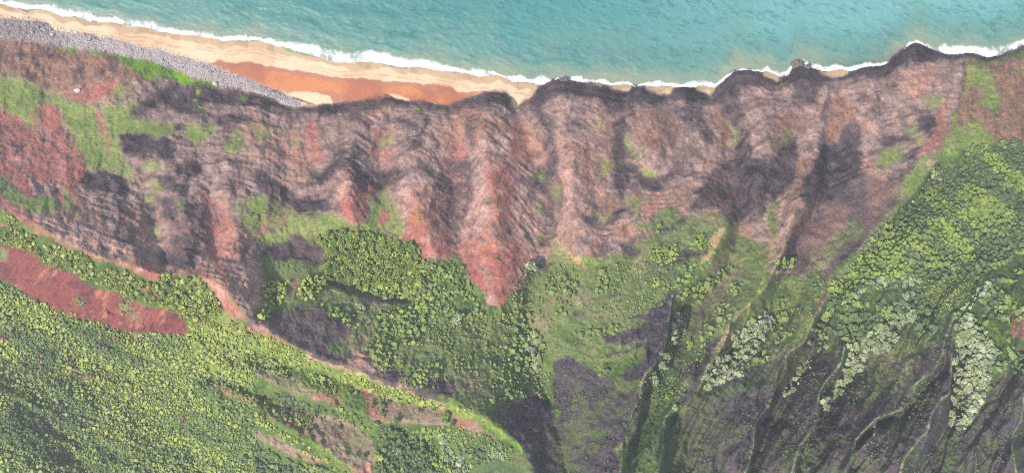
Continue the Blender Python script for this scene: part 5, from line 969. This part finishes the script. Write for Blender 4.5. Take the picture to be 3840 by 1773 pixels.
for kk, arr in rest.items():
    A = np.array(arr, np.float32)
    g = ground_np(A[:, 0], A[:, 1])
    var = []
    for s in range(6):
        r = np.random.default_rng(500 + s)
        nl = {'pale': 9, 'green': 8, 'dark': 4}.get(kk, 2)
        Vs, Fs = [], []; n0 = 0
        for q in range(nl):
            v = ICO0[0] * (1 + .38 * r.standard_normal((len(ICO0[0]), 1)))
            a = q * 2.4 + r.uniform(0, .8); d = (.12 if q == 0 else (.42 if nl == 2 else .5 * math.sqrt(r.uniform(.3, 1))))
            sz = .72 if q == 0 and nl == 2 else (.6 if q == 0 else (.5 if nl <= 4 else .36))
            Vs.append(v * sz * np.array([1, 1, .85]) + np.array([d * math.cos(a), d * math.sin(a), .55 + (.2 if q == 0 else 0)])); Fs.append(ICO0[1] + n0); n0 += len(v)
        var.append((np.concatenate(Vs).astype(np.float32), np.concatenate(Fs)))
    pick = tr.integers(0, 6, len(A)); CO, FA, TN = [], [], []; n0 = 0
    for s in range(6):
        mI = np.where(pick == s)[0]
        if not len(mI): continue
        v, f = var[s]
        th = tr.uniform(0, 6.28, len(mI)); c_, s_ = np.cos(th), np.sin(th)
        x = v[None, :, 0] * c_[:, None] - v[None, :, 1] * s_[:, None]; y = v[None, :, 0] * s_[:, None] + v[None, :, 1] * c_[:, None]
        rr = A[mI, 2][:, None]
        co = np.stack([x * rr + g[mI, 0][:, None], y * rr + g[mI, 1][:, None], v[None, :, 2] * rr * tr.uniform(.9, 1.3, (len(mI), 1)) + g[mI, 2][:, None] - .1 * rr], -1)
        CO.append(co.reshape(-1, 3)); FA.append((f[None] + (np.arange(len(mI)) * len(v))[:, None, None] + n0).reshape(-1, 3)); n0 += co.shape[0] * co.shape[1]
        TN.append(np.repeat(tr.uniform(0, 1, len(mI)), len(v)))
    o = mesh_obj(NAMES[kk], np.concatenate(CO), np.concatenate(FA), LMA[kk], np.concatenate(TN), attr='tone', kind='stuff')
    o['label'] = LBL[kk]; o['category'] = 'woodland'

# ------------------------------------------------------------------ cobbles and boulders
M_stone, nt, b = newmat('stone', .9, .15)
at = nt.nodes.new('ShaderNodeAttribute'); at.attribute_name = 'tone'
cr = nt.nodes.new('ShaderNodeValToRGB'); cr.color_ramp.elements[0].color = (.085, .07, .068, 1); cr.color_ramp.elements[1].color = (.46, .40, .37, 1)
nt.links.new(at.outputs['Fac'], cr.inputs[0]); nt.links.new(cr.outputs[0], b.inputs['Base Color'])
cr_rng = np.random.default_rng(33)
n = 15000
cu = cr_rng.uniform(-34, T(0, 1, '330,0')[0][0], n)
top = np.interp(cu, cobt[:, 0], cobt[:, 1]); bot = np.interp(cu, cobb[:, 0], cobb[:, 1])
tq = cr_rng.beta(1.6, 1.5, n) * 1.25 - .18
cv = top + (bot - top) * tq
ok = cr_rng.uniform(0, 1, n) < np.where(tq < .05, .35, 1)
cu, cv = cu[ok].astype(np.float32), cv[ok].astype(np.float32)
g = ground_np(cu, cv)
v0, f0 = ico(1)[0], ico(1)[1]
oct_v = np.array([[1, 0, 0], [-1, 0, 0], [0, 1, 0], [0, -1, 0], [0, 0, 1], [0, 0, -.6]], np.float32)
oct_f = np.array([[0, 2, 4], [2, 1, 4], [1, 3, 4], [3, 0, 4], [2, 0, 5], [1, 2, 5], [3, 1, 5], [0, 3, 5]])
rr = (.3 + .75 * cr_rng.beta(1.3, 4, len(cu)))[:, None, None]
co = oct_v[None] * (1 + .3 * cr_rng.standard_normal((len(cu), 6, 1))) * rr
th = cr_rng.uniform(0, 6.28, len(cu))[:, None]
co = np.stack([co[..., 0] * np.cos(th) - co[..., 1] * np.sin(th), co[..., 0] * np.sin(th) + co[..., 1] * np.cos(th), co[..., 2] * .5], -1) + g[:, None, :] + np.array([0, 0, .1])
fa = (oct_f[None] + (np.arange(len(cu)) * 6)[:, None, None]).reshape(-1, 3)
mesh_obj('cobbles', co.reshape(-1, 3), fa, M_stone, np.repeat(np.clip(cr_rng.normal(.62, .16, len(cu)) - .4 * np.exp(-((cu - 10) / 55) ** 2), 0, 1), 6), attr='tone', kind='stuff')

def boulder(u, v, r, tone, label, sq_=(1, .8, .7)):
    rb = np.random.default_rng(int(u * 13 + v * 7))
    vv_ = ICO2[0] * (1 + .13 * rb.standard_normal((len(ICO2[0]), 1))) * np.array(sq_) * r
    p = ground(u, v)
    o = mesh_obj('boulder', vv_.astype(np.float32), ICO2[1], M_stone, np.full(len(vv_), tone), attr='tone')
    o.location = (p[0], p[1], p[2] + .25 * r); o['label'] = label; o['category'] = 'boulder'
    return o
boulder(*T(0, 0, '578,673')[0][:2], 2.6, 1.0, 'white boulder lying on the bare red earth', (1.2, .7, .6))
boulder(*T(0, 0, '1600,622')[0][:2], 2.6, .8, 'pinkish grey boulder at the east end of the bright grass')
boulder(*T(0, 0, '390,258')[0][:2], 1.6, .95, 'pale boulder on the inland side of the cobble bank')
boulder(*T(0, 3, '215,480')[0][:2], 5.0, .05, 'larger black sea rock in the surf under the cliff', (1.2, .9, .8))
boulder(*T(0, 3, '288,500')[0][:2], 3.6, .05, 'smaller black sea rock right of the larger one')
boulder(*T(0, 2, '385,592')[0][:2], 4.2, .05, 'black rock at the foot of the central headland')

# ------------------------------------------------------------------ haze: the air below the aircraft
if HAZE > 0:
    hm = bpy.data.materials.new('haze_air'); hm.use_nodes = True
    nt = hm.node_tree; nt.nodes.clear()
    out = nt.nodes.new('ShaderNodeOutputMaterial'); pv = nt.nodes.new('ShaderNodeVolumePrincipled')
    pv.inputs['Color'].default_value = (1.0, .96, .99, 1); pv.inputs['Density'].default_value = HAZE; pv.inputs['Anisotropy'].default_value = .1
    nt.links.new(pv.outputs[0], out.inputs['Volume'])
    x, y0, y1, z0, z1 = 5200, -5200, 6200, -16.0, ALT + 6
    bv = np.array([[-x, y0, z0], [x, y0, z0], [x, y1, z0], [-x, y1, z0], [-x, y0, z1], [x, y0, z1], [x, y1, z1], [-x, y1, z1]], np.float32)
    bf = np.array([[0, 3, 2, 1], [4, 5, 6, 7], [0, 1, 5, 4], [1, 2, 6, 5], [2, 3, 7, 6], [3, 0, 4, 7]])
    mesh_obj('haze', bv, bf, hm, kind='stuff')
